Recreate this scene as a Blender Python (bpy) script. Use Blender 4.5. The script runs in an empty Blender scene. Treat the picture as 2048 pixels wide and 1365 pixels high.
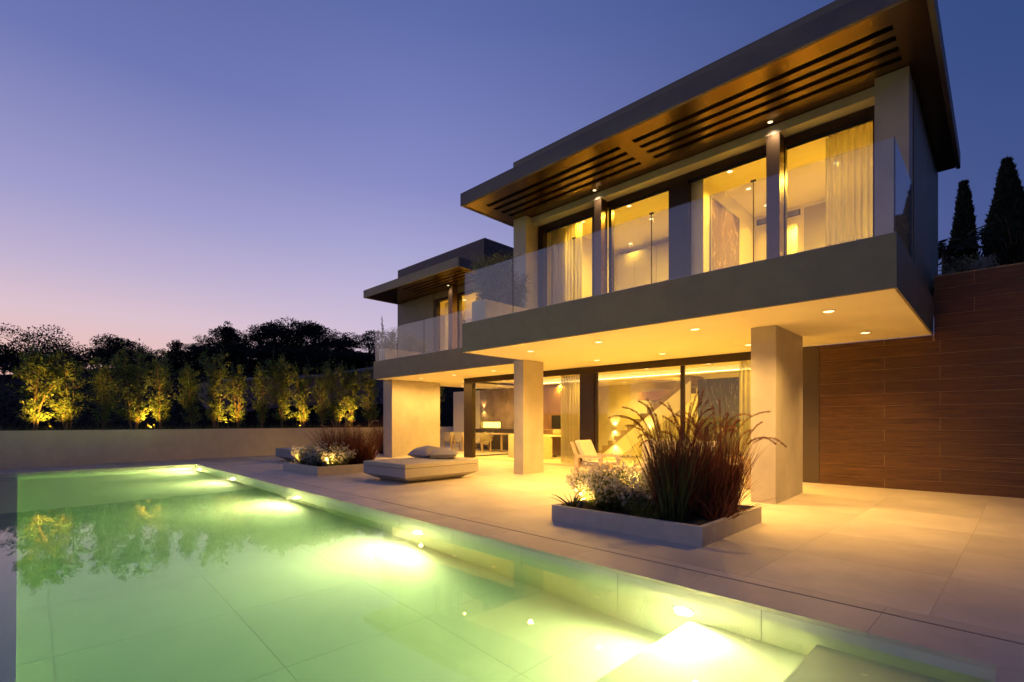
import bpy, math, random
import numpy as np
from mathutils import Vector, Matrix

random.seed(7)
rng = np.random.default_rng(11)
S = bpy.context.scene
C = S.collection
PI = math.pi

# ------------------------------------------------------------------ camera, sky, exposure
cam = bpy.data.cameras.new('camera')
cam.sensor_width = 36.0
cam.lens = 1003.0 / 2048 * 36
cam.shift_y = (845 - 682.5) / 2048
cam.clip_end = 3000
co = bpy.data.objects.new('camera', cam)
C.objects.link(co)
co.location = (0, 0, 1.3)
co.rotation_euler = (PI / 2, 0, math.radians(44.27))
S.camera = co

S.view_settings.view_transform = 'Standard'
S.view_settings.look = 'None'
S.view_settings.exposure = 0
S.view_settings.gamma = 1
S.view_settings.use_curve_mapping = False
S.cycles.use_denoising = True
try:
    S.cycles.denoiser = 'OPENIMAGEDENOISE'
except Exception:
    pass
S.cycles.max_bounces = 10
S.cycles.diffuse_bounces = 5
S.cycles.glossy_bounces = 5
S.cycles.transmission_bounces = 6
S.cycles.transparent_max_bounces = 24
S.cycles.volume_bounces = 0
S.cycles.sample_clamp_indirect = 60.0
S.cycles.sample_clamp_direct = 0
S.cycles.caustics_refractive = True
S.cycles.caustics_reflective = True
S.cycles.blur_glossy = 0.5
S.cycles.use_light_tree = True

# dusk sky: clear gradient, sunset glow low in the -X direction
W = bpy.data.worlds.new('World')
S.world = W
W.use_nodes = True
nt = W.node_tree
nt.nodes.clear()
N = nt.nodes.new
L = nt.links.new
out = N('ShaderNodeOutputWorld')
bg = N('ShaderNodeBackground')
bg.inputs['Strength'].default_value = 1.0
L(bg.outputs[0], out.inputs[0])
tc = N('ShaderNodeTexCoord')
sep = N('ShaderNodeSeparateXYZ')
L(tc.outputs['Generated'], sep.inputs[0])


def ramp(stops):
    r = N('ShaderNodeValToRGB')
    e = r.color_ramp.elements
    while len(e) > 1:
        e.remove(e[-1])
    e[0].position = stops[0][0]
    e[0].color = (*stops[0][1], 1)
    for p, c in stops[1:]:
        k = e.new(p)
        k.color = (*c, 1)
    return r


def wm(op, a, b=None, clamp=False):
    n = N('ShaderNodeMath')
    n.operation = op
    n.use_clamp = clamp
    for i, v in enumerate((a, b)):
        if v is None:
            continue
        if isinstance(v, (int, float)):
            n.inputs[i].default_value = v
        else:
            L(v, n.inputs[i])
    return n.outputs[0]


# position of the ramps is sin(elevation)
sun_side = ramp([(0.0, (.82, .42, .30)), (0.10, (.84, .53, .48)), (0.165, (.73, .55, .62)), (0.235, (.53, .45, .64)),
                 (0.33, (.345, .335, .605)), (0.5, (.155, .185, .45)), (0.75, (.06, .095, .28)), (1.0, (.035, .06, .19))])
mid_side = ramp([(0.0, (.68, .52, .60)), (0.165, (.63, .52, .69)), (0.235, (.54, .475, .69)), (0.31, (.41, .395, .66)),
                 (0.42, (.255, .27, .575)), (0.62, (.118, .160, .42)), (0.8, (.055, .09, .27)), (1.0, (.035, .06, .19))])
far_side = ramp([(0.0, (.085, .095, .23)), (0.15, (.070, .098, .27)), (0.29, (.062, .095, .275)), (0.5, (.036, .072, .225)),
                 (0.75, (.034, .062, .20)), (1.0, (.035, .06, .19))])
for r in (sun_side, mid_side, far_side):
    L(sep.outputs['Z'], r.inputs[0])
hl = wm('SQRT', wm('ADD', wm('MULTIPLY', sep.outputs['X'], sep.outputs['X']), wm('MULTIPLY', sep.outputs['Y'], sep.outputs['Y'])))
dot = wm('ADD', wm('MULTIPLY', sep.outputs['X'], -.989), wm('MULTIPLY', sep.outputs['Y'], -.148))
caz = wm('DIVIDE', dot, wm('MAXIMUM', hl, .001))


def mapr(v, a, b):
    m = N('ShaderNodeMapRange')
    m.interpolation_type = 'SMOOTHSTEP'
    m.inputs[1].default_value = a
    m.inputs[2].default_value = b
    L(v, m.inputs[0])
    return m.outputs[0]


def mixc(f, a, b):
    m = N('ShaderNodeMix')
    m.data_type = 'RGBA'
    L(f, m.inputs[0])
    L(a, m.inputs[6])
    L(b, m.inputs[7])
    return m.outputs[2]


c1 = mixc(mapr(caz, -.2, .85), far_side.outputs[0], mid_side.outputs[0])
c2 = mixc(mapr(caz, .70, 1.0), c1, sun_side.outputs[0])
L(c2, bg.inputs['Color'])

WARM = (1.0, .56, .135)
WARM2 = (1.0, .60, .16)


# ------------------------------------------------------------------ materials
def mat(name):
    m = bpy.data.materials.new(name)
    m.use_nodes = True
    m.node_tree.nodes.clear()
    return m, m.node_tree.nodes.new, m.node_tree.links.new


def pbr(name, col, rough=.6, metal=0., var=.12, scale=3., bump=.05, bscale=60., spec=.5, stretch=(1, 1, 1), rand=0.0, detail=6):
    m, N, L = mat(name)
    o = N('ShaderNodeOutputMaterial')
    p = N('ShaderNodeBsdfPrincipled')
    L(p.outputs[0], o.inputs[0])
    p.inputs['Roughness'].default_value = rough
    p.inputs['Metallic'].default_value = metal
    p.inputs['Specular IOR Level'].default_value = spec
    t = N('ShaderNodeTexCoord')
    mp = N('ShaderNodeMapping')
    mp.inputs['Scale'].default_value = stretch
    L(t.outputs['Object'], mp.inputs[0])
    src = mp.outputs[0]
    oi = None
    if rand:
        oi = N('ShaderNodeObjectInfo')
        va = N('ShaderNodeVectorMath')
        va.operation = 'ADD'
        ml = N('ShaderNodeMath')
        ml.operation = 'MULTIPLY'
        ml.inputs[1].default_value = 37.
        L(oi.outputs['Random'], ml.inputs[0])
        L(src, va.inputs[0])
        L(ml.outputs[0], va.inputs[1])
        src = va.outputs[0]
    n1 = N('ShaderNodeTexNoise')
    n1.inputs['Scale'].default_value = scale
    n1.inputs['Detail'].default_value = detail
    n1.inputs['Roughness'].default_value = .62
    L(src, n1.inputs['Vector'])
    r = N('ShaderNodeValToRGB')
    a, b = r.color_ramp.elements
    a.position, b.position = .3, .7
    a.color = (*[c * (1 - var) for c in col], 1)
    b.color = (*[min(1, c * (1 + var)) for c in col], 1)
    L(n1.outputs[0], r.inputs[0])
    col_out = r.outputs[0]
    if rand:
        hs = N('ShaderNodeHueSaturation')
        mr = N('ShaderNodeMapRange')
        mr.inputs[3].default_value = 1 - rand
        mr.inputs[4].default_value = 1 + rand
        L(oi.outputs['Random'], mr.inputs[0])
        L(mr.outputs[0], hs.inputs['Value'])
        L(col_out, hs.inputs['Color'])
        col_out = hs.outputs[0]
    L(col_out, p.inputs['Base Color'])
    if bump:
        n2 = N('ShaderNodeTexNoise')
        n2.inputs['Scale'].default_value = bscale
        n2.inputs['Detail'].default_value = 4
        L(src, n2.inputs['Vector'])
        bp = N('ShaderNodeBump')
        bp.inputs['Strength'].default_value = bump
        bp.inputs['Distance'].default_value = .02
        L(n2.outputs[0], bp.inputs['Height'])
        L(bp.outputs[0], p.inputs['Normal'])
    return m


def emit(name, col, st):
    m, N, L = mat(name)
    o = N('ShaderNodeOutputMaterial')
    e = N('ShaderNodeEmission')
    e.inputs[0].default_value = (*col, 1)
    e.inputs[1].default_value = st
    L(e.outputs[0], o.inputs[0])
    return m


def thin_glass(name, f0, tint=(1, 1, 1)):
    m, N, L = mat(name)
    o = N('ShaderNodeOutputMaterial')
    mx = N('ShaderNodeMixShader')
    ge = N('ShaderNodeNewGeometry')
    dt = N('ShaderNodeVectorMath')
    dt.operation = 'DOT_PRODUCT'
    L(ge.outputs['Normal'], dt.inputs[0])
    L(ge.outputs['Incoming'], dt.inputs[1])

    def mth(op, a, b=None):
        n = N('ShaderNodeMath')
        n.operation = op
        n.use_clamp = True
        for i, v in enumerate((a, b)):
            if v is None:
                continue
            if isinstance(v, (int, float)):
                n.inputs[i].default_value = v
            else:
                L(v, n.inputs[i])
        return n.outputs[0]
    c = mth('SUBTRACT', 1.0, mth('ABSOLUTE', dt.outputs['Value']))
    f = mth('ADD', mth('MULTIPLY', mth('POWER', c, 5.0), 1 - f0), f0)
    tr = N('ShaderNodeBsdfTransparent')
    tr.inputs[0].default_value = (*tint, 1)
    gl = N('ShaderNodeBsdfGlossy')
    gl.inputs['Roughness'].default_value = 0.0
    L(f, mx.inputs[0])
    L(tr.outputs[0], mx.inputs[1])
    L(gl.outputs[0], mx.inputs[2])
    L(mx.outputs[0], o.inputs[0])
    return m


def leaf(name, col, trans=.35, rough=.5, var=.35, randv=True):
    m, N, L = mat(name)
    o = N('ShaderNodeOutputMaterial')
    mx = N('ShaderNodeMixShader')
    mx.inputs[0].default_value = trans
    p = N('ShaderNodeBsdfPrincipled')
    p.inputs['Roughness'].default_value = rough
    p.inputs['Specular IOR Level'].default_value = .35
    t = N('ShaderNodeBsdfTranslucent')
    g = N('ShaderNodeNewGeometry')
    r = N('ShaderNodeValToRGB')
    a, b = r.color_ramp.elements
    a.color = (*[c * (1 - var) for c in col], 1)
    b.color = (*[c * (1 + var) for c in col], 1)
    L(g.outputs['Random Per Island'], r.inputs[0])
    L(r.outputs[0], p.inputs['Base Color'])
    L(r.outputs[0], t.inputs[0])
    L(p.outputs[0], mx.inputs[1])
    L(t.outputs[0], mx.inputs[2])
    L(mx.outputs[0], o.inputs[0])
    return m


def wood(name, c1, c2, rand=.22):
    m, N, L = mat(name)
    o = N('ShaderNodeOutputMaterial')
    p = N('ShaderNodeBsdfPrincipled')
    p.inputs['Roughness'].default_value = .5
    L(p.outputs[0], o.inputs[0])
    t = N('ShaderNodeTexCoord')
    oi = N('ShaderNodeObjectInfo')
    mu = N('ShaderNodeVectorMath')
    mu.operation = 'SCALE'
    mu.inputs[0].default_value = (13.7, 7.3, 29.1)
    L(oi.outputs['Random'], mu.inputs['Scale'])
    ad = N('ShaderNodeVectorMath')
    ad.operation = 'ADD'
    L(t.outputs['Object'], ad.inputs[0])
    L(mu.outputs[0], ad.inputs[1])
    mp = N('ShaderNodeMapping')
    mp.inputs['Scale'].default_value = (.9, 4, 34)
    L(ad.outputs[0], mp.inputs[0])
    n = N('ShaderNodeTexNoise')
    n.inputs['Scale'].default_value = 2.2
    n.inputs['Detail'].default_value = 9
    n.inputs['Roughness'].default_value = .68
    n.inputs['Distortion'].default_value = .9
    L(mp.outputs[0], n.inputs['Vector'])
    r = N('ShaderNodeValToRGB')
    a, b = r.color_ramp.elements
    a.position, b.position = .40, .63
    a.color = (*c1, 1)
    b.color = (*c2, 1)
    L(n.outputs[0], r.inputs[0])
    hs = N('ShaderNodeHueSaturation')
    mr = N('ShaderNodeMapRange')
    mr.inputs[3].default_value = 1 - rand
    mr.inputs[4].default_value = 1 + rand
    L(oi.outputs['Random'], mr.inputs[0])
    L(mr.outputs[0], hs.inputs['Value'])
    L(r.outputs[0], hs.inputs['Color'])
    L(hs.outputs[0], p.inputs['Base Color'])
    bp = N('ShaderNodeBump')
    bp.inputs['Strength'].default_value = .12
    bp.inputs['Distance'].default_value = .01
    L(n.outputs[0], bp.inputs['Height'])
    L(bp.outputs[0], p.inputs['Normal'])
    return m


def marble(name, base, vein):
    m, N, L = mat(name)
    o = N('ShaderNodeOutputMaterial')
    p = N('ShaderNodeBsdfPrincipled')
    p.inputs['Roughness'].default_value = .42
    L(p.outputs[0], o.inputs[0])
    t = N('ShaderNodeTexCoord')
    n = N('ShaderNodeTexNoise')
    n.inputs['Scale'].default_value = 1.6
    n.inputs['Detail'].default_value = 5
    n.inputs['Distortion'].default_value = 2.2
    mp = N('ShaderNodeMapping')
    mp.inputs['Scale'].default_value = (1.6, 1.6, .5)
    L(t.outputs['Object'], mp.inputs[0])
    L(mp.outputs[0], n.inputs['Vector'])
    r = N('ShaderNodeValToRGB')
    e = r.color_ramp.elements
    e[0].position, e[1].position = .488, .512
    e[0].color = (*base, 1)
    e[1].color = (*base, 1)
    k = e.new(.5)
    k.color = (*vein, 1)
    L(n.outputs[0], r.inputs[0])
    L(r.outputs[0], p.inputs['Base Color'])
    return m


M = {}
M['tile'] = pbr('porcelain_tile', (.60, .52, .41), .45, var=.15, scale=1.3, bump=.10, bscale=45, rand=.07, detail=12)
M['terrace_bed'] = pbr('tile_grout', (.42, .36, .28), .9, var=.1)
M['cladding'] = pbr('stone_cladding', (.50, .445, .36), .55, var=.13, scale=2.0, bump=.06, bscale=30, stretch=(1, 1, .8))
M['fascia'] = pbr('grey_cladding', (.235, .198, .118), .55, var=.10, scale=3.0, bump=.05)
M['roof_fascia'] = pbr('dark_cladding', (.115, .095, .092), .55, var=.10, scale=3.0, bump=.05)
M['soffit'] = pbr('painted_soffit', (.88, .79, .50), .7, var=.03, scale=1.5, bump=.02)
M['plaster'] = pbr('painted_plaster', (.78, .72, .53), .75, var=.02, scale=2, bump=.02)
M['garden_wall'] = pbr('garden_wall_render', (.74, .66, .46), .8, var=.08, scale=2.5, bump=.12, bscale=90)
M['planter'] = pbr('planter_stone', (.56, .50, .40), .6, var=.10, scale=5, bump=.10, bscale=80)
M['roof_soffit'] = pbr('bronze_soffit_panel', (.215, .125, .045), .24, metal=.85, var=.12, scale=3, bump=.06, bscale=18)
M['black'] = pbr('black_recess', (.012, .011, .010), .6, var=.2)
M['bronze'] = pbr('bronze_metal', (.055, .036, .022), .38, metal=.55, var=.08, scale=6, bump=.0)
M['bronze_post'] = pbr('brushed_bronze', (.17, .105, .065), .35, metal=.75, var=.10, scale=6, bump=.04, stretch=(8, 8, .4))
M['dark_panel'] = pbr('dark_door_panel', (.085, .06, .038), .45, var=.05)
M['steel'] = pbr('steel', (.35, .35, .34), .3, metal=.9, var=.05, bump=0)
M['dark_steel'] = pbr('dark_steel', (.05, .048, .045), .4, metal=.6, var=.1, bump=0)
M['plank'] = wood('thermo_wood', (.058, .024, .0065), (.178, .080, .023), .10)
M['joint'] = pbr('light_joint', (.50, .34, .16), .6, var=.1)
M['dark_plank'] = wood('dark_wood_cladding', (.055, .032, .026), (.10, .062, .05), .12)
M['teak'] = wood('pale_teak', (.42, .31, .20), (.55, .42, .28), .05)
M['daybed'] = pbr('daybed_weave', (.44, .40, .345), .8, var=.08, scale=40, bump=.25, bscale=260)
M['cushion'] = pbr('cushion_fabric', (.48, .43, .35), .9, var=.05, scale=30, bump=.2, bscale=300)
M['grey_cushion'] = pbr('grey_fabric', (.36, .34, .345), .9, var=.06, scale=40, bump=.2, bscale=300)
M['boucle'] = pbr('boucle_fabric', (.60, .52, .38), .95, var=.15, scale=60, bump=.6, bscale=160)
M['stair_tread'] = pbr('stair_tread_oak', (.30, .22, .12), .5, var=.1)
M['cabinet'] = pbr('kitchen_cabinet', (.30, .17, .105), .45, var=.05, scale=2)
M['white_top'] = pbr('white_table_top', (.85, .81, .72), .3, var=.02)
M['dark_base'] = pbr('dark_base', (.05, .04, .03), .5, var=.1)
M['stone_wall'] = pbr('mottled_stone', (.30, .225, .18), .5, var=.45, scale=2.4, bump=.05, detail=8)
M['marble'] = marble('brown_marble', (.19, .125, .085), (.75, .55, .28))
M['dark_marble'] = marble('dark_marble', (.065, .062, .07), (.32, .30, .26))
M['wardrobe'] = pbr('wardrobe_lacquer', (.40, .36, .30), .5, var=.03)
M['curtain_rail'] = M['dark_steel']
M['soil'] = pbr('soil', (.035, .026, .018), .95, var=.5, scale=25, bump=.8, bscale=40)
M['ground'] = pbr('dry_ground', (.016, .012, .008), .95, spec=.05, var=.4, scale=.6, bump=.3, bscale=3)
M['pool_tile'] = pbr('pool_tile', (.62, .60, .50), .5, var=.05, scale=2.5, bump=.04, rand=.03)
M['glass'] = thin_glass('window_glass', .035, (.985, .99, .97))
M['rail_glass'] = thin_glass('balustrade_glass', .085, (.97, .985, .98))
M['spot_lens'] = emit('spotlight_lens', (1.0, .74, .34), 14)
M['lamp'] = emit('lamp_lens', (1.0, .78, .42), 2.8)
M['lamp_soft'] = emit('lamp_lens_soft', (1.0, .74, .36), 7)
M['strip'] = emit('led_strip', (1.0, .72, .28), 7)
M['niche'] = emit('lit_niche_strip', (1.0, .68, .10), 6)
M['pool_lens'] = emit('pool_lamp_lens', (1.0, .90, .62), 60)
M['bay'] = leaf('bay_leaves', (.115, .175, .05), .35)
M['olive'] = leaf('olive_shrub_leaves', (.21, .23, .10), .4)
M['dry'] = leaf('dry_leaves', (.55, .44, .22), .4)
M['bark'] = pbr('young_bark', (.19, .135, .075), .8, var=.3, scale=12, bump=.3)
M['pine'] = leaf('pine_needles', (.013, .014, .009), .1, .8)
M['dark_bark'] = pbr('dark_bark', (.05, .038, .028), .9, var=.3, scale=4, bump=.4)
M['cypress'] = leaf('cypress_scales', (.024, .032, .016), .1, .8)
M['purple'] = leaf('purple_grass_blades', (.17, .058, .036), .42, .4, .65)
M['plume'] = leaf('grass_plumes', (.34, .115, .06), .4, .8, .3)
M['plume_pale'] = leaf('pale_plumes', (.42, .31, .17), .4, .8, .3)
M['green_grass'] = leaf('green_grass_blades', (.10, .12, .03), .3, .5, .4)
M['petal'] = leaf('white_petals', (.62, .57, .50), .35, .6, .12)
M['flower_leaf'] = leaf('flower_foliage', (.075, .11, .03), .3, .5, .4)
M['stem'] = leaf('flower_stems', (.11, .10, .035), .1, .6, .3)
M['agave'] = leaf('strap_leaves', (.06, .08, .03), .2, .4, .3)

# water: one closed body with a refracting surface and absorbing inside
m, N_, L_ = mat('pool_water')
o = N_('ShaderNodeOutputMaterial')
rf = N_('ShaderNodeBsdfRefraction')
rf.inputs['IOR'].default_value = 1.333
rf.inputs['Roughness'].default_value = 0.0
gl = N_('ShaderNodeBsdfGlossy')
gl.inputs['Roughness'].default_value = 0.012
fr = N_('ShaderNodeFresnel')
fr.inputs[0].default_value = 1.333
mx = N_('ShaderNodeMixShader')
L_(fr.outputs[0], mx.inputs[0])
L_(rf.outputs[0], mx.inputs[1])
L_(gl.outputs[0], mx.inputs[2])
L_(mx.outputs[0], o.inputs['Surface'])
tcw = N_('ShaderNodeTexCoord')
nw = N_('ShaderNodeTexNoise')
nw.inputs['Scale'].default_value = 2.5
nw.inputs['Detail'].default_value = 2
L_(tcw.outputs['Object'], nw.inputs['Vector'])
bw = N_('ShaderNodeBump')
bw.inputs['Strength'].default_value = .035
bw.inputs['Distance'].default_value = .02
L_(nw.outputs[0], bw.inputs['Height'])
L_(bw.outputs[0], gl.inputs['Normal'])
va = N_('ShaderNodeVolumeAbsorption')
va.inputs['Color'].default_value = (.78, .945, .825, 1)
va.inputs['Density'].default_value = 1.0
vs = N_('ShaderNodeVolumeScatter')
vs.inputs['Color'].default_value = (.90, .97, .88, 1)
vs.inputs['Density'].default_value = .05
vs.inputs['Anisotropy'].default_value = .3
ad_ = N_('ShaderNodeAddShader')
L_(va.outputs[0], ad_.inputs[0])
L_(vs.outputs[0], ad_.inputs[1])
L_(ad_.outputs[0], o.inputs['Volume'])
M['water'] = m

# sheer curtain
m, N_, L_ = mat('sheer_curtain')
o = N_('ShaderNodeOutputMaterial')
d = N_('ShaderNodeBsdfDiffuse')
d.inputs[0].default_value = (.52, .48, .40, 1)
t = N_('ShaderNodeBsdfTranslucent')
t.inputs[0].default_value = (.50, .45, .36, 1)
mx = N_('ShaderNodeMixShader')
mx.inputs[0].default_value = .45
L_(d.outputs[0], mx.inputs[1])
L_(t.outputs[0], mx.inputs[2])
tp = N_('ShaderNodeBsdfTransparent')
mx2 = N_('ShaderNodeMixShader')
mx2.inputs[0].default_value = .28
L_(mx.outputs[0], mx2.inputs[1])
L_(tp.outputs[0], mx2.inputs[2])
L_(mx2.outputs[0], o.inputs[0])
M['curtain'] = m


# ------------------------------------------------------------------ mesh helpers
class MB:
    def __init__(s):
        s.v = []
        s.f = []

    def quad(s, a, b, c, d):
        i = len(s.v)
        s.v += [tuple(a), tuple(b), tuple(c), tuple(d)]
        s.f.append((i, i + 1, i + 2, i + 3))
        return s

    def box(s, x0, x1, y0, y1, z0, z1):
        x0, x1 = min(x0, x1), max(x0, x1)
        y0, y1 = min(y0, y1), max(y0, y1)
        return s.hexa([(x0, y0), (x1, y0), (x1, y1), (x0, y1)], z0, z1)

    def hexa(s, pts, z0, z1):
        """prism over a CCW plan polygon; z0, z1 scalars or per-corner lists"""
        n = len(pts)
        i = len(s.v)
        zz0 = z0 if isinstance(z0, (list, tuple)) else [z0] * n
        zz1 = z1 if isinstance(z1, (list, tuple)) else [z1] * n
        s.v += [(p[0], p[1], z) for p, z in zip(pts, zz0)]
        s.v += [(p[0], p[1], z) for p, z in zip(pts, zz1)]
        s.f.append(tuple(i + k for k in reversed(range(n))))
        s.f.append(tuple(i + n + k for k in range(n)))
        for k in range(n):
            q = (k + 1) % n
            s.f.append((i + k, i + q, i + n + q, i + n + k))
        return s

    def prism(s, prof, axis, a0, a1):
        """profile polygon of (u, w) extruded along axis 'x' (u=y) or 'y' (u=x)"""
        n = len(prof)
        i = len(s.v)
        for a in (a0, a1):
            for u, w in prof:
                s.v.append((a, u, w) if axis == 'x' else (u, a, w))
        s.f.append(tuple(i + k for k in range(n)))
        s.f.append(tuple(i + n + k for k in reversed(range(n))))
        for k in range(n):
            q = (k + 1) % n
            s.f.append((i + k, i + n + k, i + n + q, i + q))
        return s

    def tube(s, pts, rad, n=6, cap=True):
        pts = [Vector(p) for p in pts]
        if not isinstance(rad, (list, tuple)):
            rad = [rad] * len(pts)
        rings = []
        for k, p in enumerate(pts):
            d = (pts[min(k + 1, len(pts) - 1)] - pts[max(k - 1, 0)])
            d = d.normalized() if d.length > 1e-9 else Vector((0, 0, 1))
            u = d.cross(Vector((0, 0, 1)) if abs(d.z) < .95 else Vector((1, 0, 0))).normalized()
            w = u.cross(d)
            i = len(s.v)
            for j in range(n):
                a = 2 * PI * j / n
                s.v.append(tuple(p + (u * math.cos(a) + w * math.sin(a)) * rad[k]))
            rings.append(i)
        for a, b in zip(rings, rings[1:]):
            for j in range(n):
                q = (j + 1) % n
                s.f.append((a + j, b + j, b + q, a + q))
        if cap:
            s.f.append(tuple(rings[0] + j for j in range(n)))
            s.f.append(tuple(rings[-1] + j for j in reversed(range(n))))
        return s

    def lathe(s, c, prof, n=16):
        i0 = len(s.v)
        for r, z in prof:
            for j in range(n):
                a = 2 * PI * j / n
                s.v.append((c[0] + r * math.cos(a), c[1] + r * math.sin(a), c[2] + z))
        for k in range(len(prof) - 1):
            for j in range(n):
                q = (j + 1) % n
                s.f.append((i0 + k * n + j, i0 + k * n + q, i0 + (k + 1) * n + q, i0 + (k + 1) * n + j))
        s.f.append(tuple(i0 + j for j in reversed(range(n))))
        s.f.append(tuple(i0 + (len(prof) - 1) * n + j for j in range(n)))
        return s

    def mesh(s, name, m, o=(0, 0, 0), smooth=False):
        me = bpy.data.meshes.new(name)
        v = [(x - o[0], y - o[1], z - o[2]) for x, y, z in s.v]
        me.from_pydata(v, [], s.f)
        me.materials.append(m)
        if smooth:
            me.polygons.foreach_set('use_smooth', [True] * len(me.polygons))
        me.update()
        return me

    def build(s, name, m, parent=None, smooth=False, bevel=0, label=None):
        org = wpos(parent) if parent else (0, 0, 0)
        ob = bpy.data.objects.new(name, s.mesh(name, M[m] if isinstance(m, str) else m, org, smooth))
        C.objects.link(ob)
        if parent:
            ob.parent = parent
        if bevel:
            b = ob.modifiers.new('bevel', 'BEVEL')
            b.width = bevel
            b.segments = 2
            b.limit_method = 'ANGLE'
        if label:
            ob['label'] = label
        return ob


def wpos(o):
    p = Vector((0, 0, 0))
    while o:
        p += o.location
        o = o.parent
    return p


def place(name, me, loc, parent=None, rz=0):
    ob = bpy.data.objects.new(name, me)
    C.objects.link(ob)
    if parent:
        ob.parent = parent
        loc = Vector(loc) - wpos(parent)
    ob.location = loc
    ob.rotation_euler.z = rz
    return ob


def tag(o, label, cat, group=None):
    o['label'] = label
    o['category'] = cat
    if group:
        o['group'] = group
    return o


def thing(name, label, cat, loc=(0, 0, 0), group=None):
    o = bpy.data.objects.new(name, None)
    o.empty_display_size = .1
    C.objects.link(o)
    o.location = loc
    return tag(o, label, cat, group)


def struct(o):
    o['kind'] = 'structure'
    return o


def copy_tree(o, parent=None):
    c = o.copy()
    C.objects.link(c)
    c.parent = parent
    for ch in o.children:
        copy_tree(ch, c)
    return c


def spot(loc, direction, power, angle=100, blend=.8, col=WARM, size=.04, parent=None):
    power *= 3.9
    l = bpy.data.lights.new('spot', 'SPOT')
    l.energy = power
    l.spot_size = math.radians(angle)
    l.spot_blend = blend
    l.color = col
    l.shadow_soft_size = size
    o = bpy.data.objects.new('spot', l)
    C.objects.link(o)
    o.rotation_euler = Vector(direction).to_track_quat('-Z', 'Y').to_euler()
    if parent:
        o.parent = parent
        o.location = Vector(loc) - wpos(parent)
    else:
        o.location = loc
    return o


def sheet(V, F, name, m, parent=None):
    me = bpy.data.meshes.new(name)
    org = np.array(wpos(parent)) if parent else np.zeros(3)
    V = np.asarray(V, dtype=float) - org
    F = np.asarray(F, dtype=np.int32)
    nf, k = F.shape
    me.vertices.add(len(V))
    me.vertices.foreach_set('co', V.ravel())
    me.loops.add(nf * k)
    me.loops.foreach_set('vertex_index', F.ravel())
    me.polygons.add(nf)
    me.polygons.foreach_set('loop_start', np.arange(0, nf * k, k, dtype=np.int32))
    me.update(calc_edges=True)
    me.validate()
    me.materials.append(M[m] if isinstance(m, str) else m)
    ob = bpy.data.objects.new(name, me)
    C.objects.link(ob)
    if parent:
        ob.parent = parent
    return ob


def unit(v):
    return v / np.maximum(np.linalg.norm(v, axis=-1, keepdims=True), 1e-9)


def leaf_quads(P, D, length, width, droop=.0):
    """diamond leaves at P along D (n,3); returns V,F"""
    n = len(P)
    D = unit(D)
    R = unit(np.cross(D, unit(rng.normal(size=(n, 3)))))
    U = np.cross(R, D)
    ln = (length * rng.uniform(.7, 1.25, n))[:, None]
    wd = (width * rng.uniform(.7, 1.25, n))[:, None]
    a = P
    b = P + D * ln * .5 + R * wd * .5 + U * wd * .12
    c = P + D * ln - np.array([0, 0, 1]) * ln * droop
    d = P + D * ln * .5 - R * wd * .5 + U * wd * .12
    V = np.stack([a, b, c, d], 1).reshape(-1, 3)
    F = np.arange(4 * n).reshape(n, 4)
    return V, F


def ribbons(P0, D0, length, width, bend, segs=5, flat=True):
    """arching grass blades: start P0, initial dir D0, gravity bend -> V, F quads"""
    n = len(P0)
    D = unit(D0.copy())
    P = P0.copy()
    step = (length / segs)[:, None]
    side = unit(np.cross(D, unit(rng.normal(size=(n, 3)) + np.array([0, 0, .01]))))
    pts, ws = [], []
    for k in range(segs + 1):
        pts.append(P.copy())
        ws.append(width * (1 - (k / segs) ** 1.5) + width * .06)
        P = P + D * step
        D = D + np.array([0, 0, -1.0]) * (bend[:, None] * (k + 1) / segs)
        D = unit(D)
    V = []
    for p, w in zip(pts, ws):
        w = np.broadcast_to(np.asarray(w), (n,))[:, None]
        V.append(p - side * w / 2)
        V.append(p + side * w / 2)
    V = np.stack(V, 1)
    m = V.shape[1]
    base = (np.arange(n) * m)[:, None]
    F = []
    for k in range(segs):
        F.append(np.concatenate([base + 2 * k, base + 2 * k + 1, base + 2 * k + 3, base + 2 * k + 2], 1))
    F = np.stack(F, 1).reshape(-1, 4)
    return V.reshape(-1, 3), F, pts


def zf(y):
    return max(0.0, min(.085, (y - 8.7) * .031))


# image ray helper: used only to lay the survey points of the plan out
A_ = math.radians(44.27)
FW = (-math.sin(A_), math.cos(A_))
RT = (math.cos(A_), math.sin(A_))

# ------------------------------------------------------------------ pool frame
E_ = Vector((-.99952, .03095, 0))     # along the pool edge, away from the camera
T_ = Vector((-.03095, -.99952, 0))    # across, into the water
P0_ = Vector((-.014, 3.733, 0))


def PL(s, t, z=0.0):
    p = P0_ + E_ * s + T_ * t
    return (p.x, p.y, z)


def pl_box(b, s0, s1, t0, t1, z0, z1):
    q = [PL(s0, t0)[:2], PL(s0, t1)[:2], PL(s1, t1)[:2], PL(s1, t0)[:2]]
    ar = sum(q[i][0] * q[(i + 1) % 4][1] - q[(i + 1) % 4][0] * q[i][1] for i in range(4))
    if ar < 0:
        q.reverse()
    return b.hexa(q, z0, z1)


POOL_L, ZW, ZB = 17.84, -.094, -.98


def tleft(s):
    return 3.74 + .19 * s / POOL_L


# ground: one big dark sheet, with the pool pit left open under the terrace
b = MB()
g = 1500.
ring_in = [(-21.9, -1.3), (2.2, -1.3), (2.2, 12.5), (-21.9, 12.5)]
ring_out = [(-g, -g), (g, -g), (g, g), (-g, g)]
for k in range(4):
    q = (k + 1) % 4
    b.quad((*ring_out[k], -1.25), (*ring_out[q], -1.25), (*ring_in[q], -1.25), (*ring_in[k], -1.25))
b.quad((*ring_in[0], -1.25), (*ring_in[1], -1.25), (*ring_in[2], -1.25), (*ring_in[3], -1.25))
struct(b.build('ground', 'ground'))

# terrace bed under the tiles: follows the slope, leaves the pool open
b = MB()


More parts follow.
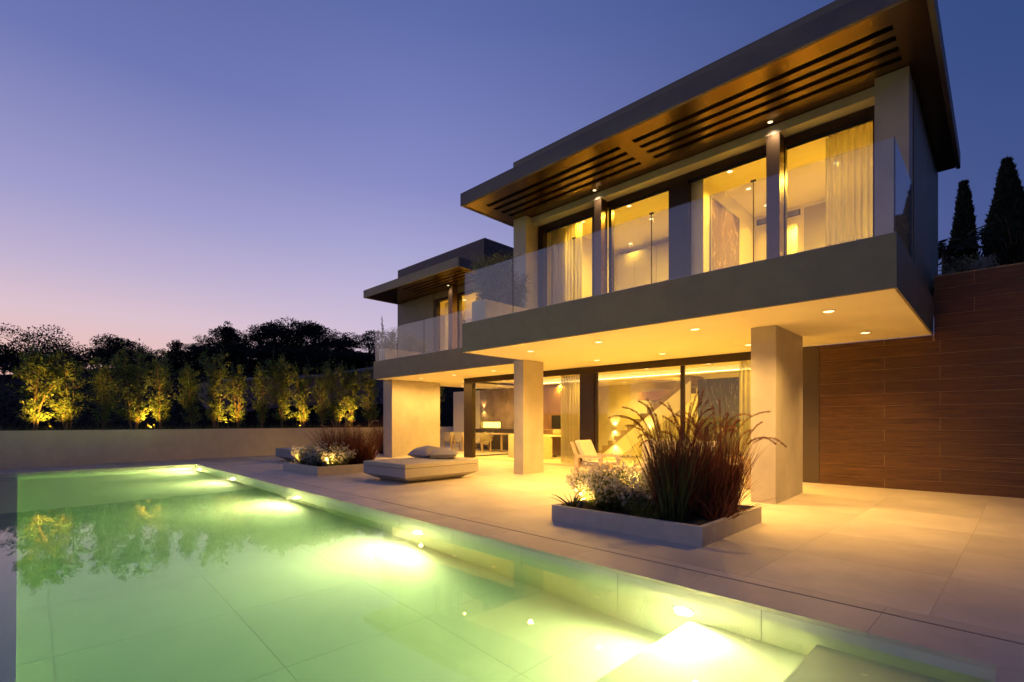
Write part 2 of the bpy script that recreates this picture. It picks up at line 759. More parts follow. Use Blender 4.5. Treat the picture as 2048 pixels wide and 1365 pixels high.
def terr_strip(y0, y1, x0, x1, db=.005):
    b.quad((x0, y0, zf(y0) - db), (x1, y0, zf(y0) - db), (x1, y1, zf(y1) - db), (x0, y1, zf(y1) - db))


terrace = None
tt = -.52
pa, pb = PL(-.7, tt), PL(18.45, tt)
b.quad((pb[0] - 4, pb[1], -.005), (4.2, pa[1] - .15, -.005), (4.2, 8.7, -.005), (pb[0] - 4, 8.7, -.005))
terr_strip(8.7, 11.45, -22.6, 4.2)
terr_strip(11.45, 18.2, -22.6, -2.0, .016)
for s0, s1, t0, t1 in ((18.42, 22.3, -.5, 9), (-4.2, -.62, -.5, 9)):
    q = [PL(s0, t0, -.006), PL(s0, t1, -.006), PL(s1, t1, -.006), PL(s1, t0, -.006)]
    b.quad(*q)
terrace = struct(b.build('terrace', 'terrace_bed'))

# tiles laid in the pool's own direction
TS = 1.2
gap = .0022
ns = 0
for j in range(-1, 16):
    t1 = -.62 - j * TS
    t0 = t1 - TS
    for i in range(-3, 19):
        s0 = i * TS + .35
        s1 = s0 + TS
        cx, cy, _ = PL((s0 + s1) / 2, (t0 + t1) / 2)
        if j == -1:
            continue
        if cx > 4.1 or cx < -22.0:
            continue
        if cy > 11.9 and not (cx < -13.2 and cy < 17.5):
            continue
        q = [PL(s0 + gap / 2, t1 - gap / 2), PL(s0 + gap / 2, t0 + gap / 2), PL(s1 - gap / 2, t0 + gap / 2), PL(s1 - gap / 2, t1 - gap / 2)]
        q = q[::-1]
        zz = [zf(p[1]) for p in q]
        bb = MB().hexa([p[:2] for p in q], [z - .012 for z in zz], zz)
        ar = sum(q[k][0] * q[(k + 1) % 4][1] - q[(k + 1) % 4][0] * q[k][1] for k in range(4))
        if ar < 0:
            q = q[::-1]
            zz = zz[::-1]
            bb = MB().hexa([p[:2] for p in q], [z - .012 for z in zz], zz)
        bb.build('tile', 'tile', terrace)
        ns += 1
# deck tiles at the far end and at the near end of the pool
for s0, cnt in ((18.44, 3), (-1.84, 1), (-3.04, 1)):
    for i in range(cnt):
        for j in range(7):
            a0 = s0 + i * TS
            t0 = -.60 + j * TS
            bb = pl_box(MB(), a0 + gap / 2, a0 + TS - gap / 2, t0 + gap / 2, t0 + TS - gap / 2, -.012, 0)
            bb.build('tile', 'tile', terrace)
# coping slabs, edge strip beyond the drain
CW = .455


def coping(s0, s1, t0, t1):
    pl_box(MB(), s0 + gap / 2, s1 - gap / 2, t0, t1, -.03, 0).build('coping_slab', 'tile', terrace)


k = 0
s = -.62
while s < 18.3:
    e = min(s + 1.2, 18.43)
    coping(s, e, -CW, .0)
    pl_box(MB(), s + gap / 2, e - gap / 2, -.618, -CW - .026, -.03, 0).build('edge_strip', 'tile', terrace)
    s = e
for t0 in np.arange(.004, 4.6, 1.2):
    coping(POOL_L, POOL_L + .59, t0, t0 + 1.196)
    coping(-.62, 0, t0, t0 + 1.196)
dr = pl_box(MB(), -.62, 18.43, -CW - .025, -CW - .001, -.034, -.004)
tag(dr.build('slot_drain', 'black'), 'thin dark slot drain running along the pool coping', 'drain')

# pool basin
pool = struct(MB().hexa([PL(-.3, 4.9)[:2], PL(18.1, 4.9)[:2], PL(18.1, -.3)[:2], PL(-.3, -.3)[:2]][::-1], -1.2, ZB - .008).build('pool_basin', 'pool_tile'))
for i in range(16):
    s0 = i * TS
    s1 = min(s0 + TS, POOL_L)
    if s1 - s0 < .05:
        continue
    for j in range(4):
        t0 = j * TS
        t1 = min(t0 + TS, 4.0)
        if t1 > t0 + .05:
            pl_box(MB(), s0 + .0015, s1 - .0015, t0 + .0015, t1 - .0015, ZB - .03, ZB).build('floor_tile', 'pool_tile', pool)
    pl_box(MB(), s0 + .002, s1 - .002, -.05, 0, ZB, -.031).build('wall_tile', 'pool_tile', pool)
for j in range(4):
    pl_box(MB(), POOL_L, POOL_L + .05, j * TS + .002, min((j + 1) * TS, 4.6) - .002, ZB, -.031).build('wall_tile', 'pool_tile', pool)
    pl_box(MB(), -.05, 0, j * TS + .002, min((j + 1) * TS, 4.6) - .002, ZB, -.031).build('wall_tile', 'pool_tile', pool)
# overflow ledge on the open side: its top lies just under the water
q = [PL(0, tleft(0)), PL(POOL_L, tleft(POOL_L)), PL(POOL_L, 4.62), PL(0, 4.62)]
MB().hexa([p[:2] for p in q], -1.2, -.116).build('overflow_ledge', 'pool_tile', pool)
# entry steps at the near end
pl_box(MB(), 0.003, .85, .003, 3.6, ZB, -.27).build('step', 'pool_tile', pool)
pl_box(MB(), .853, 1.72, .003, 3.6, ZB, -.50).build('step', 'pool_tile', pool)
# water
wb = pl_box(MB(), -.03, POOL_L + .03, -.03, 4.61, -1.1, ZW)
struct(wb.build('pool_water', 'water'))

# pool lamps in the house-side wall
for i, (s, lab) in enumerate(((1.78, 'big glaring pool lamp beside the entry steps'), (5.5, 'bright pool lamp second from the steps'),
                              (9.6, 'pool lamp in the middle of the long pool wall'), (13.8, 'small pool lamp second from the far end'),
                              (17.2, 'farthest pool lamp close to the far pool corner'))):
    z = -.36
    t = thing('pool_light', lab, 'pool light', PL(s, 0, z), 'underwater lamps along the pool wall')
    c = Vector(PL(s, .0, z))
    ring, lens = MB(), MB()
    n = 20
    for a in range(n):
        a0, a1 = 2 * PI * a / n, 2 * PI * (a + 1) / n

        def pt(r, an, off):
            return tuple(c + E_ * (r * math.cos(an)) + Vector((0, 0, r * math.sin(an))) + T_ * off)
        ring.quad(pt(.105, a0, .002), pt(.105, a1, .002), pt(.085, a1, .018), pt(.085, a0, .018))
        ring.quad(pt(.085, a0, .018), pt(.085, a1, .018), pt(.078, a1, .010), pt(.078, a0, .010))
    lens.v = [pt(.078, 2 * PI * a / n, .011) for a in range(n)]
    lens.f = [tuple(range(n))]
    ring.build('trim_ring', 'steel', t)
    lens.build('lens', 'pool_lens', t)
    spot(tuple(c + T_ * .03), tuple(T_ + Vector((0, 0, .05))), (84, 108, 118, 125, 130)[i], 179, .45, (1.0, .84, .40), .05, t)
    spot(tuple(c + T_ * .03), tuple(T_ + Vector((0, 0, -.50))), (5, 15, 19, 24, 26)[i], 110, 1.0, (1.0, .80, .30), .05, t)

# ------------------------------------------------------------------ villa
ZS, ZT, ZR = 2.83, 3.46, 6.35     # soffit, slab top, roof underside
V = thing('villa', 'modern two-storey villa with lit glass fronts and flat overhanging roofs', 'house', (-8.4, 11.45, 0))


def part(name, m, b, parent=V, **k):
    return b.build(name, m, parent, **k)


# columns
part('column', 'cladding', MB().box(-2.91, -2.54, 8.55, 10.06, 0, ZS))
part('column', 'cladding', MB().box(-8.68, -8.36, 8.97, 9.72, 0, ZS))
# big left pier in cladding slabs with a joint
pier = part('pier', 'cladding', MB().box(-16.19, -15.61, 9.86, 12.0, .0, ZS))

# lower floor, back walls and glazing line
ZI = .085
part('interior_floor', 'tile', MB().box(-13.36, -2.6, 11.5, 17.0, ZI - .06, ZI))
part('interior_wall', 'plaster', MB().box(-13.4, -2.6, 17.0, 17.2, 0, ZS))
part('interior_wall', 'dark_marble', MB().box(-6.35, -3.2, 14.3, 14.6, ZI, 2.55), label='dark veined marble wall of the living room')
part('interior_wall', 'plaster', MB().box(-3.15, -2.95, 11.6, 17.0, 0, ZS))
part('ceiling', 'plaster', MB().box(-13.36, -3.15, 11.55, 13.0, 2.76, 2.82).box(-13.36, -3.15, 14.7, 17.0, 2.76, 2.82))
part('ceiling', 'plaster', MB().box(-13.36, -3.15, 12.8, 14.9, 2.93, 2.96))
part('led_strip', 'strip', MB().box(-13.2, -3.2, 13.02, 13.06, 2.785, 2.80))
part('led_strip', 'strip', MB().box(-13.2, -3.2, 14.60, 14.64, 2.785, 2.80))
part('ceiling', 'plaster', MB().box(-13.36, -3.15, 12.96, 13.0, 2.822, 2.928).box(-13.36, -3.15, 14.70, 14.74, 2.822, 2.928).box(-13.36, -13.32, 13.002, 14.698, 2.78, 2.928).box(-3.19, -3.15, 13.002, 14.698, 2.78, 2.928))
cm = MB()
for y in (13.5, 13.75, 14.0):
    cm.box(-13.2, -3.2, y, y + .03, 2.88, 2.925)
part('ceiling_groove', 'dark_steel', cm)

# sliding glass front: frame bars, then panes
fr = part('window_frame', 'bronze', MB().box(-13.46, -3.2, 11.40, 11.52, 2.66, ZS)
          .box(-13.46, -13.02, 11.395, 11.55, ZI - .03, 2.655)
          .box(-8.45, -7.98, 11.39, 11.56, ZI - .03, 2.655)
          .box(-7.975, -7.90, 11.42, 11.50, ZI - .03, 2.655)
          .box(-5.50, -5.41, 11.42, 11.50, ZI - .03, 2.655)
          .box(-13.46, -3.2, 11.41, 11.51, .03, ZI - .035))
for x0, x1 in ((-13.0, -10.92), (-10.90, -8.47), (-7.89, -5.51), (-5.40, -3.2)):
    MB().box(x0, x1, 11.45, 11.458, ZI, 2.66).build('pane', 'glass', fr)
MB().box(-12.97, -12.94, 11.36, 11.40, .95, 1.25).build('handle', 'dark_steel', fr)
sf = part('window_frame', 'bronze', MB().box(-13.44, -13.36, 11.56, 16.1, 2.70, ZS).box(-13.44, -13.36, 11.56, 16.1, ZI - .03, ZI + .03)
          .box(-13.435, -13.365, 11.565, 11.64, ZI + .01, 2.72).box(-13.435, -13.365, 16.02, 16.095, ZI + .01, 2.72))
MB().box(-13.404, -13.396, 11.56, 16.1, ZI + .03, 2.70).build('pane', 'glass', sf)

part('side_panel', 'dark_panel', MB().box(-3.19, -2.60, 11.44, 11.6, 0.05, ZS))
# wood wall of single planks: under the slab to z 2.83, full height right of it
PH = .2235
ww = part('wood_wall', 'joint', MB().box(-2.595, 1.9, 11.457, 11.62, 0.02, ZS - .002).box(-.84, 1.9, 11.457, 11.62, ZS, 3.86))
meshes = {}


def plank_mesh(w, h):
    key = (round(w, 3), round(h, 3))
    if key not in meshes:
        meshes[key] = MB().box(0, w, 0, .022, 0, h).mesh('plank', M['plank'])
    return meshes[key]


for r in range(18):
    z0 = .045 + r * PH
    z1 = min(z0 + PH - .005, 3.868)
    if z0 > 3.84:
        break
    if z1 <= ZS - .004:
        segs_ = [(-2.592, 1.9, z1)]
    elif z0 < ZS - .03:
        segs_ = [(-2.592, -.85, ZS - .004), (-.836, 1.9, z1)]
    else:
        segs_ = [(-.836, 1.9, z1)]
    off = (-1.541, -.755)[r % 2] if r < 13 else (-.317, -.755)[r % 2]
    for xl, xr, zt in segs_:
        cuts = [xl] + [off + 2.4 * k for k in range(-2, 4) if xl + .1 < off + 2.4 * k < xr - .05] + [xr]
        for a, c in zip(cuts, cuts[1:]):
            place('plank', plank_mesh(c - a - .005, zt - z0), (a, 11.453, z0), ww)

# front balcony slab: core, cladding panels, soffit
XL, XR, YF, YB = -8.47, -.845, 7.12, 11.45
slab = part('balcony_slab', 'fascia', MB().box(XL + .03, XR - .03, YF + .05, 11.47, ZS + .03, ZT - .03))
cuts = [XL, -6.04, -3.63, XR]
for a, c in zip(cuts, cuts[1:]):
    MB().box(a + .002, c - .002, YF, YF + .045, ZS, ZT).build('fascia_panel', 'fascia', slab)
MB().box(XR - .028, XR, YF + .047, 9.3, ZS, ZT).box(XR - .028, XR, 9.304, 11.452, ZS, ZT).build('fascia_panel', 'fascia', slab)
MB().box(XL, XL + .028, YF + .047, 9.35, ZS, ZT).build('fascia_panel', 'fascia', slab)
MB().box(XL + .032, XR - .032, YF + .05, 11.452, ZS + .004, ZS + .028).build('soffit', 'soffit', slab)
MB().box(XL + .03, XR - .03, YF + .05, 11.40, ZT - .028, ZT - .002).build('deck', 'tile', slab)

# left balcony slab, set back; its rear part reaches further left
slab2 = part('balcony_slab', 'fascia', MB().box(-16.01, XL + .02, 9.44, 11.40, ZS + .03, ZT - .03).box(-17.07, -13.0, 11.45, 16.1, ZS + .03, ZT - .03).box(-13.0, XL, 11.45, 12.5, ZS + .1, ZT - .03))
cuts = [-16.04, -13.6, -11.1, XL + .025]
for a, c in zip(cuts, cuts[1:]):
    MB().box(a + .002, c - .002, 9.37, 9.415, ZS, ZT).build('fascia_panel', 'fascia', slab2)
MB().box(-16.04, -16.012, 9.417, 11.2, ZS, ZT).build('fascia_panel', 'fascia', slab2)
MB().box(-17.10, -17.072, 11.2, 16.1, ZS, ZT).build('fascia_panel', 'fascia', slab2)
MB().box(-16.01, XL + .03, 9.418, 11.40, ZS + .004, ZS + .028).box(-17.07, -13.44, 11.402, 16.1, ZS + .004, ZS + .028).build('soffit', 'soffit', slab2)
MB().box(-16.0, XL + .02, 9.44, 11.40, ZT - .028, ZT - .002).box(-18.4, XL, 11.402, 16.0, ZT - .028, ZT - .002).build('deck', 'tile', slab2)

# covered dining terrace: back wall with a lit niche
part('wall', 'plaster', MB().box(-19.9, -17.9, 16.15, 16.35, 0, ZS))
part('wall', 'stone_wall', MB().box(-17.895, -13.44, 16.15, 16.35, 0, 1.04).box(-17.895, -13.44, 16.15, 16.35, 1.32, ZS)
     .box(-16.5, -13.44, 16.151, 16.35, 1.04, 1.32).box(-17.895, -17.85, 16.151, 16.35, 1.04, 1.32), label='mottled stone wall with a lit niche behind the dining table')
part('led_strip', 'niche', MB().box(-17.82, -16.55, 16.30, 16.33, 1.05, 1.31))
part('counter', 'dark_base', MB().box(-17.9, -13.7, 15.6, 16.14, ZI, 1.0))

# ---- upper storey, right block
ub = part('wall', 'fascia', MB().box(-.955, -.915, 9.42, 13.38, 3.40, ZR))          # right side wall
part('wall', 'cladding', MB().box(-8.72, -.96, 13.1, 13.36, ZT, ZR))
part('wall', 'cladding', MB().box(-8.72, -8.45, 9.62, 13.09, ZT, ZR))
part('column', 'cladding', MB().box(-1.33, -.93, 9.0, 9.40, ZT, ZR - .002))
part('column', 'cladding', MB().box(-8.72, -8.30, 9.0, 9.60, ZT, ZR - .002))
part('beam', 'cladding', MB().box(-8.298, -1.332, 9.2, 9.52, 6.20, ZR - .002))
part('interior_floor', 'tile', MB().box(-8.44, -.96, 9.62, 13.09, ZT - .002, ZT + .02))
part('ceiling', 'plaster', MB().box(-8.44, -.96, 9.56, 13.09, 6.14, 6.19))
part('interior_wall', 'plaster', MB().box(-8.44, -7.80, 9.9, 12.48, ZT + .02, 6.138))
part('interior_wall', 'plaster', MB().box(-4.55, -4.16, 9.62, 12.48, ZT + .02, 6.138))
part('interior_wall', 'plaster', MB().box(-8.44, -4.16, 12.5, 12.6, ZT + .02, 6.138)
     .box(-4.16, -3.60, 12.5, 12.6, ZT + .02, 6.138).box(-3.27, -.97, 12.5, 12.6, ZT + .02, 6.138).box(-3.60, -3.27, 12.501, 12.6, 5.75, 6.138))
part('interior_wall', 'plaster', MB().box(-1.2, -.965, 9.62, 12.48, ZT + .02, 6.138))
# frames
uf = part('window_frame', 'bronze', MB().box(-8.30, -1.335, 9.46, 9.60, 6.06, 6.198)
          .box(-8.30, -8.14, 9.45, 9.61, ZT, 6.058).box(-6.68, -6.40, 9.47, 9.60, ZT, 6.058).box(-6.24, -6.17, 9.48, 9.59, ZT, 6.058)
          .box(-4.80, -4.40, 9.45, 9.61, ZT, 6.058).box(-2.72, -2.66, 9.48, 9.59, ZT, 6.058).box(-2.95, -2.74, 9.47, 9.60, ZT, 6.058)
          .box(-1.42, -1.335, 9.46, 9.60, ZT, 6.058).box(-8.30, -1.335, 9.47, 9.59, ZT, ZT + .04))
for x0, x1 in ((-8.13, -6.69), (-6.16, -4.81), (-4.39, -2.96), (-2.65, -1.43)):
    MB().box(x0, x1, 9.525, 9.533, ZT + .04, 6.06).build('pane', 'glass', uf)
MB().box(-4.385, -4.345, 9.42, 9.455, 4.45, 4.65).build('handle', 'dark_steel', uf)
tr_ = MB()
for x0, x1 in ((-8.13, -6.69), (-6.16, -4.81), (-4.39, -2.96), (-2.65, -1.43)):
    tr_.box(x0, x1, 9.50, 9.515, 6.00, 6.057)
tr_.build('track', 'black', uf)
part('post', 'bronze_post', MB().box(-6.43, -6.25, 9.20, 9.44, ZT, 6.198))
part('post', 'bronze_post', MB().box(-2.88, -2.67, 9.20, 9.44, ZT, 6.198))
# bedroom fittings fixed to the house
gr = part('air_vent', 'dark_steel', MB().box(-4.12, -3.20, 12.485, 12.498, 5.93, 6.06))
for k in range(5):
    MB().box(-4.10, -3.22, 12.472, 12.488, 5.945 + k * .022, 5.957 + k * .022).build('slat', 'steel', gr)
part('door', 'wardrobe', MB().box(-3.12, -2.05, 12.46, 12.498, ZT + .02, 6.05), label='tall flush grey door behind the curtain')
# room behind the doorway
part('interior_wall', 'plaster', MB().box(-4.9, -2.4, 13.02, 13.08, ZT + .02, 6.1))

# roof of the right block: soffit panels notched round four recessed slots
RX0, RX1, RY0, RY1 = -9.045, -.575, 7.55, 13.37
roof = part('roof', 'black', MB().box(RX0 + .07, RX1 - .07, RY0 + .07, RY1 - .07, ZR + .10, 6.62))
slots = [7.95, 8.20, 8.455, 8.70]
SW = .115
groups = ((-8.62, -5.03), (-4.75, -.99))
xcuts = [RX0 + .063, -7.6, -6.15, -4.55, -3.1, -1.75, RX1 - .063]
for a, c in zip(xcuts, xcuts[1:]):
    bb = MB()
    xa, xc = a + .002, c - .002
    ys = RY0 + .063
    for y in slots:
        bb.box(xa, xc, ys, y, ZR + .012, ZR + .07)
        seg = [(xa, xc)]
        for g0, g1 in groups:
            nseg = []
            for u, w in seg:
                if g1 <= u or g0 >= w:
                    nseg.append((u, w))
                else:
                    if g0 > u:
                        nseg.append((u, g0))
                    if g1 < w:
                        nseg.append((g1, w))
            seg = nseg
        for u, w in seg:
            if w - u > .01:
                bb.box(u, w, y, y + SW, ZR + .0125, ZR + .069)
        ys = y + SW
    bb.box(xa, xc, ys, RY1 - .063, ZR + .012, ZR + .07)
    bb.build('soffit_panel', 'roof_soffit', roof)
MB().box(RX0, -6.6, RY0, RY0 + .06, ZR, 6.64).build('fascia_panel', 'roof_fascia', roof)
MB().box(-6.596, -3.6, RY0, RY0 + .06, ZR, 6.64).build('fascia_panel', 'roof_fascia', roof)
MB().box(-3.596, RX1, RY0, RY0 + .06, ZR, 6.64).build('fascia_panel', 'roof_fascia', roof)
MB().box(RX1 - .06, RX1, RY0 + .062, 10.4, ZR, 6.64).box(RX1 - .06, RX1, 10.404, RY1, ZR, 6.64).build('fascia_panel', 'roof_fascia', roof)
MB().box(RX0, RX0 + .06, RY0 + .062, RY1, ZR, 6.64).build('fascia_panel', 'roof_fascia', roof)
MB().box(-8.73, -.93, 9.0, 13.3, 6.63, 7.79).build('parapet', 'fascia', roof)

# ---- upper storey, left block
LX0, LX1, LY0 = -18.55, -12.54, 10.38
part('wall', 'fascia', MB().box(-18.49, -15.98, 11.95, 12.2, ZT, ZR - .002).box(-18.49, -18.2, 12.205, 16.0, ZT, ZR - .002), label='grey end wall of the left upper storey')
part('wall', 'plaster', MB().box(-18.19, -12.7, 15.5, 15.7, ZT, ZR))
part('wall', 'cladding', MB().box(-13.0, -12.75, 12.2, 15.49, ZT, ZR - .002))
part('interior_floor', 'tile', MB().box(-18.19, -13.0, 12.21, 15.49, ZT - .002, ZT + .02))
part('ceiling', 'plaster', MB().box(-18.19, -13.0, 12.21, 15.49, 6.15, 6.2))
part('beam', 'fascia', MB().box(-15.976, -12.75, 11.98, 12.2, 6.12, ZR - .003))
lf = part('window_frame', 'bronze', MB().box(-15.96, -15.78, 12.0, 12.15, ZT, 6.115).box(-14.72, -14.46, 12.0, 12.15, ZT, 6.115)
          .box(-13.12, -13.0, 12.0, 12.15, ZT, 6.115).box(-15.775, -14.725, 12.0, 12.15, 6.02, 6.115).box(-14.455, -13.125, 12.0, 12.15, 6.02, 6.115))
for x0, x1 in ((-15.77, -14.73), (-14.45, -13.13)):
    MB().box(x0, x1, 12.07, 12.078, ZT + .02, 6.02).build('pane', 'glass', lf)
part('post', 'bronze_post', MB().box(-14.74, -14.50, 11.72, 11.96, ZT, 6.34))
roof2 = part('roof', 'black', MB().box(LX0 + .07, LX1 - .07, LY0 + .07, 16.1, ZR + .10, 6.62))
ys = LY0 + .063
sl2 = [10.75, 10.98, 11.21, 11.44]
bb = MB()
for y in sl2:
    bb.box(LX0 + .063, LX1 - .063, ys, y, ZR + .012, ZR + .07)
    bb.box(LX0 + .063, -16.3, y, y + .08, ZR + .0125, ZR + .069)
    bb.box(-12.9, LX1 - .063, y, y + .08, ZR + .0125, ZR + .069)
    ys = y + .08
bb.box(LX0 + .063, LX1 - .063, ys, 16.1, ZR + .012, ZR + .07)
bb.build('soffit_panel', 'roof_soffit', roof2)
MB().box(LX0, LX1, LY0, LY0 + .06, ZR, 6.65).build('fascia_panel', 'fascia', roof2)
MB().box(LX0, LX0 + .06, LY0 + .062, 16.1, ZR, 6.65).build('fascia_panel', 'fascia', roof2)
MB().box(LX1 - .06, LX1, LY0 + .062, 16.1, ZR, 6.65).build('fascia_panel', 'roof_fascia', roof2)
pw = MB().box(-18.49, -13.02, 11.98, 16.0, 6.64, 7.80).build('parapet', 'roof_fascia', roof2)
for k in range(8):
    z0 = 6.655 + k * .143
    place('plank', MB().box(0, .018, 0, 4.0, 0, .138).mesh('plank', M['dark_plank']), (-13.018, 11.99, z0), roof2)
    place('plank', MB().box(0, 5.46, 0, .018, 0, .138).mesh('plank', M['dark_plank']), (-18.485, 11.96, z0), roof2)

# balustrades
br = part('balustrade', 'steel', MB().box(XL + .01, XR - .01, YF + .05, YF + .08, ZT, ZT + .02).box(XR - .05, XR - .022, YF + .09, 8.8, ZT, ZT + .02))
js = [-8.46, -6.976, -5.458, -3.938, -2.413, -.873]
for a, c in zip(js, js[1:]):
    MB().box(a + .008, c - .008, YF + .058, YF + .072, ZT + .02, 4.575).build('glass_panel', 'rail_glass', br)
MB().box(XR - .042, XR - .028, YF + .09, 8.78, ZT + .02, 4.575).build('glass_panel', 'rail_glass', br)
for x in js[2:5]:
    MB().box(x - .035, x + .035, YF + .053, YF + .077, 4.576, 4.596).build('clamp', 'dark_steel', br)
jb = MB()
for x in js[1:5]:
    jb.box(x - .004, x + .004, YF + .06, YF + .07, ZT + .02, 4.57)
MB().box(js[-1] - .002, js[-1] + .006, YF + .058, YF + .072, ZT + .02, 4.575).build('edge_strip', 'dark_steel', br)
jb.build('joint_seal', 'dark_steel', br)
br2 = part('balustrade', 'steel', MB().box(-16.02, XL, 9.42, 9.45, ZT, ZT + .02))
js2 = [-16.03, -14.594, -13.093, -11.37, -9.9, -8.5]
for a, c in zip(js2, js2[1:]):
    MB().box(a + .006, c - .006, 9.428, 9.442, ZT + .02, 4.55).build('glass_panel', 'rail_glass', br2)
jb = MB()
for x in js2[1:5]:
    jb.box(x - .004, x + .004, 9.43, 9.44, ZT + .02, 4.55)
jb.build('joint_seal', 'dark_steel', br2)

# staircase inside: stringer wall, treads, glass side
sx0, sx1, sy = -10.45, -6.9, 15.0
nst = 14
rise, run = (2.74 - ZI) / nst, (sx1 - sx0) / nst
kk = rise / run
st = part('staircase', 'plaster', MB().prism([(sx0 + .2, ZI), (sx0 + 1.0, ZI), (sx1, 2.74 - .2 * kk - .62), (sx1, 2.74 - .2 * kk)], 'y', sy, sy + .06))
for k in range(nst):
    x0 = sx0 + k * run
    MB().box(x0, x0 + run - .002, sy + .062, sy + 1.0, ZI + k * rise - .12, ZI + (k + 1) * rise).build('tread', 'stair_tread', st)
MB().prism([(sx0, ZI + .9), (sx0, ZI + .02), (sx1 - .2, 2.6), (sx1 - .2, 2.74), (sx0 + 2.5, 2.74)], 'y', sy - .03, sy - .02).build('glass_panel', 'glass', st)
part('interior_wall', 'cabinet', MB().box(-9.4, -7.9, 16.2, 16.9, 2.1, 2.4), label='dark recess above the stair')

# kitchen inside: tall cabinet wall with oven, island
kt = part('kitchen', 'cabinet', MB().box(-13.3, -10.8, 15.0, 15.6, ZI, 2.72))
for k in range(4):
    MB().box(-13.3 + k * .625 + .004, -13.3 + (k + 1) * .625 - .004, 14.975, 14.998, ZI + .08, 2.70).build('cabinet_door', 'cabinet', kt)
ov = MB().box(-12.44, -11.76, 14.95, 14.974, 1.06, 1.56).build('oven', 'black', kt)
part('kitchen_island', 'cabinet', MB().box(-13.25, -11.0, 14.35, 14.85, ZI, .98).box(-13.3, -10.95, 14.3, 14.9, .985, 1.03))


# ------------------------------------------------------------------ downlights (fixed parts of the villa)
def disc(b, c, r, n=14, up=False):
    i = len(b.v)
    b.v += [(c[0] + r * math.cos(2 * PI * a / n), c[1] + r * math.sin(2 * PI * a / n), c[2]) for a in range(n)]
    b.f.append(tuple(range(i, i + n)) if up else tuple(reversed(range(i, i + n))))
    return b


def downlight(x, y, z, power, angle=108, blend=1.0, r=.066, m='lamp', col=WARM, aim=(0, 0, -1)):
    b = MB().lathe((x, y, z), [(r * 1.35, -.001), (r * 1.3, -.008), (r * 1.05, -.008), (r, -.002)], 16)
    d = b.build('downlight', 'soffit', V)
    disc(MB(), (x, y, z - .0095), r).build('lens', m, d)
    spot((x, y, z - .03), aim, power, angle, blend, col, .05, d)


for x, y, p, an in ((-1.70, 8.0, 120, 140), (-1.66, 10.35, 60, 105), (-3.60, 8.0, 130, 140), (-3.56, 10.35, 85, 115), (-5.41, 10.36, 85, 120),
                    (-5.49, 8.0, 140, 150), (-7.12, 10.3, 85, 120), (-7.24, 8.0, 145, 150)):
    downlight(x, y, ZS + .003, p, an)
for x, y in ((-10.79, 10.28), (-12.65, 10.3), (-14.44, 10.28), (-14.36, 12.14), (-16.3, 13.7), (-15.0, 14.6)):
    downlight(x, y, ZS + .003, 62 if x < -14.2 else 85, 178 if x < -14 else 140, .6 if x < -14 else 1.0)
INT = (1.0, .59, .055)
# interior ceiling of the ground floor
for x in (-12.4, -10.6, -8.8, -6.9, -5.2, -3.9):
    downlight(x, 12.3, 2.758, 85, 165, col=INT)
for x in (-12.0, -9.8, -7.6, -5.0):
    downlight(x, 15.9 if x > -10.5 else 14.95, 2.758, 80, 165, col=INT)
# bedrooms
for x, y in ((-3.74, 9.85), (-3.74, 10.85), (-3.74, 11.95), (-5.95, 9.85), (-5.95, 10.85), (-7.17, 11.95), (-7.23, 9.85), (-2.2, 10.9)):
    pw_, an_ = (45, 125) if -4 < x < -3 else ((150, 172) if x > -3 else (70, 165))
    downlight(x, y, 6.138, pw_ if y < 11.5 else 12, an_, 1.0, .05, col=INT)
downlight(-3.4, 12.8, 6.0, 60, 150, col=INT)
for x, y in ((-15.2, 12.9), (-13.9, 12.9), (-14.5, 14.2)):
    downlight(x, y, 6.148, 100, 155, col=INT)
# small spots over the bronze posts
for x, y, z in ((-2.78, 9.08, ZR + .010), (-6.34, 9.08, ZR + .010), (-14.62, 11.62, ZR + .010)):
    downlight(x, y, z, 13, 110, 1.0, .035, col=(1, .78, .48))
fl = part('floor_light', 'steel', MB().lathe((-14.45, 9.7, ZT), [(.05, 0), (.05, .03), (.035, .035)], 12))
disc(MB(), (-14.45, 9.7, ZT + .037), .033, up=True).build('lens', 'lamp', fl)
spot((-14.45, 9.7, ZT + .05), (0, .6, 1), 14, 120, 1, WARM, .03, fl)


# wall sconces (up-and-down)
def sconce(x, y, z, lab, p=7, nrm=-1):
    t = thing('wall_sconce', lab, 'wall lamp', (x, y, z), 'up-and-down wall lamps')
    MB().box(x - .06, x + .06, y - .055, y - .004, z - .045, z + .045).build('body', 'planter', t)
    MB().quad((x - .05, y - .05, z + .046), (x + .05, y - .05, z + .046), (x + .05, y - .01, z + .046), (x - .05, y - .01, z + .046)).build('lens', 'lamp_soft', t)
    MB().quad((x - .05, y - .01, z - .046), (x + .05, y - .01, z - .046), (x + .05, y - .05, z - .046), (x - .05, y - .05, z - .046)).build('lens', 'lamp_soft', t)
    spot((x, y - .06, z + .06), (0, .25, 1), p, 110, 1, WARM2, .02, t)
    spot((x, y - .06, z - .06), (0, .25, -1), p, 110, 1, WARM2, .02, t)


sconce(-9.58, 14.93, .62, 'lit wall lamp low at the foot of the stair')
sconce(-8.28, 14.93, .97, 'lit wall lamp half hidden by the purple grass plumes')
sconce(-10.9, 16.98, 1.07, 'lit wall lamp left of the stair near the tall curtain edge')
sconce(-17.6, 16.13, 1.92, 'lit wall lamp on the mottled stone wall above the niche')
sconce(-15.2, 16.13, 1.92, 'lit wall lamp beside the slim front column')


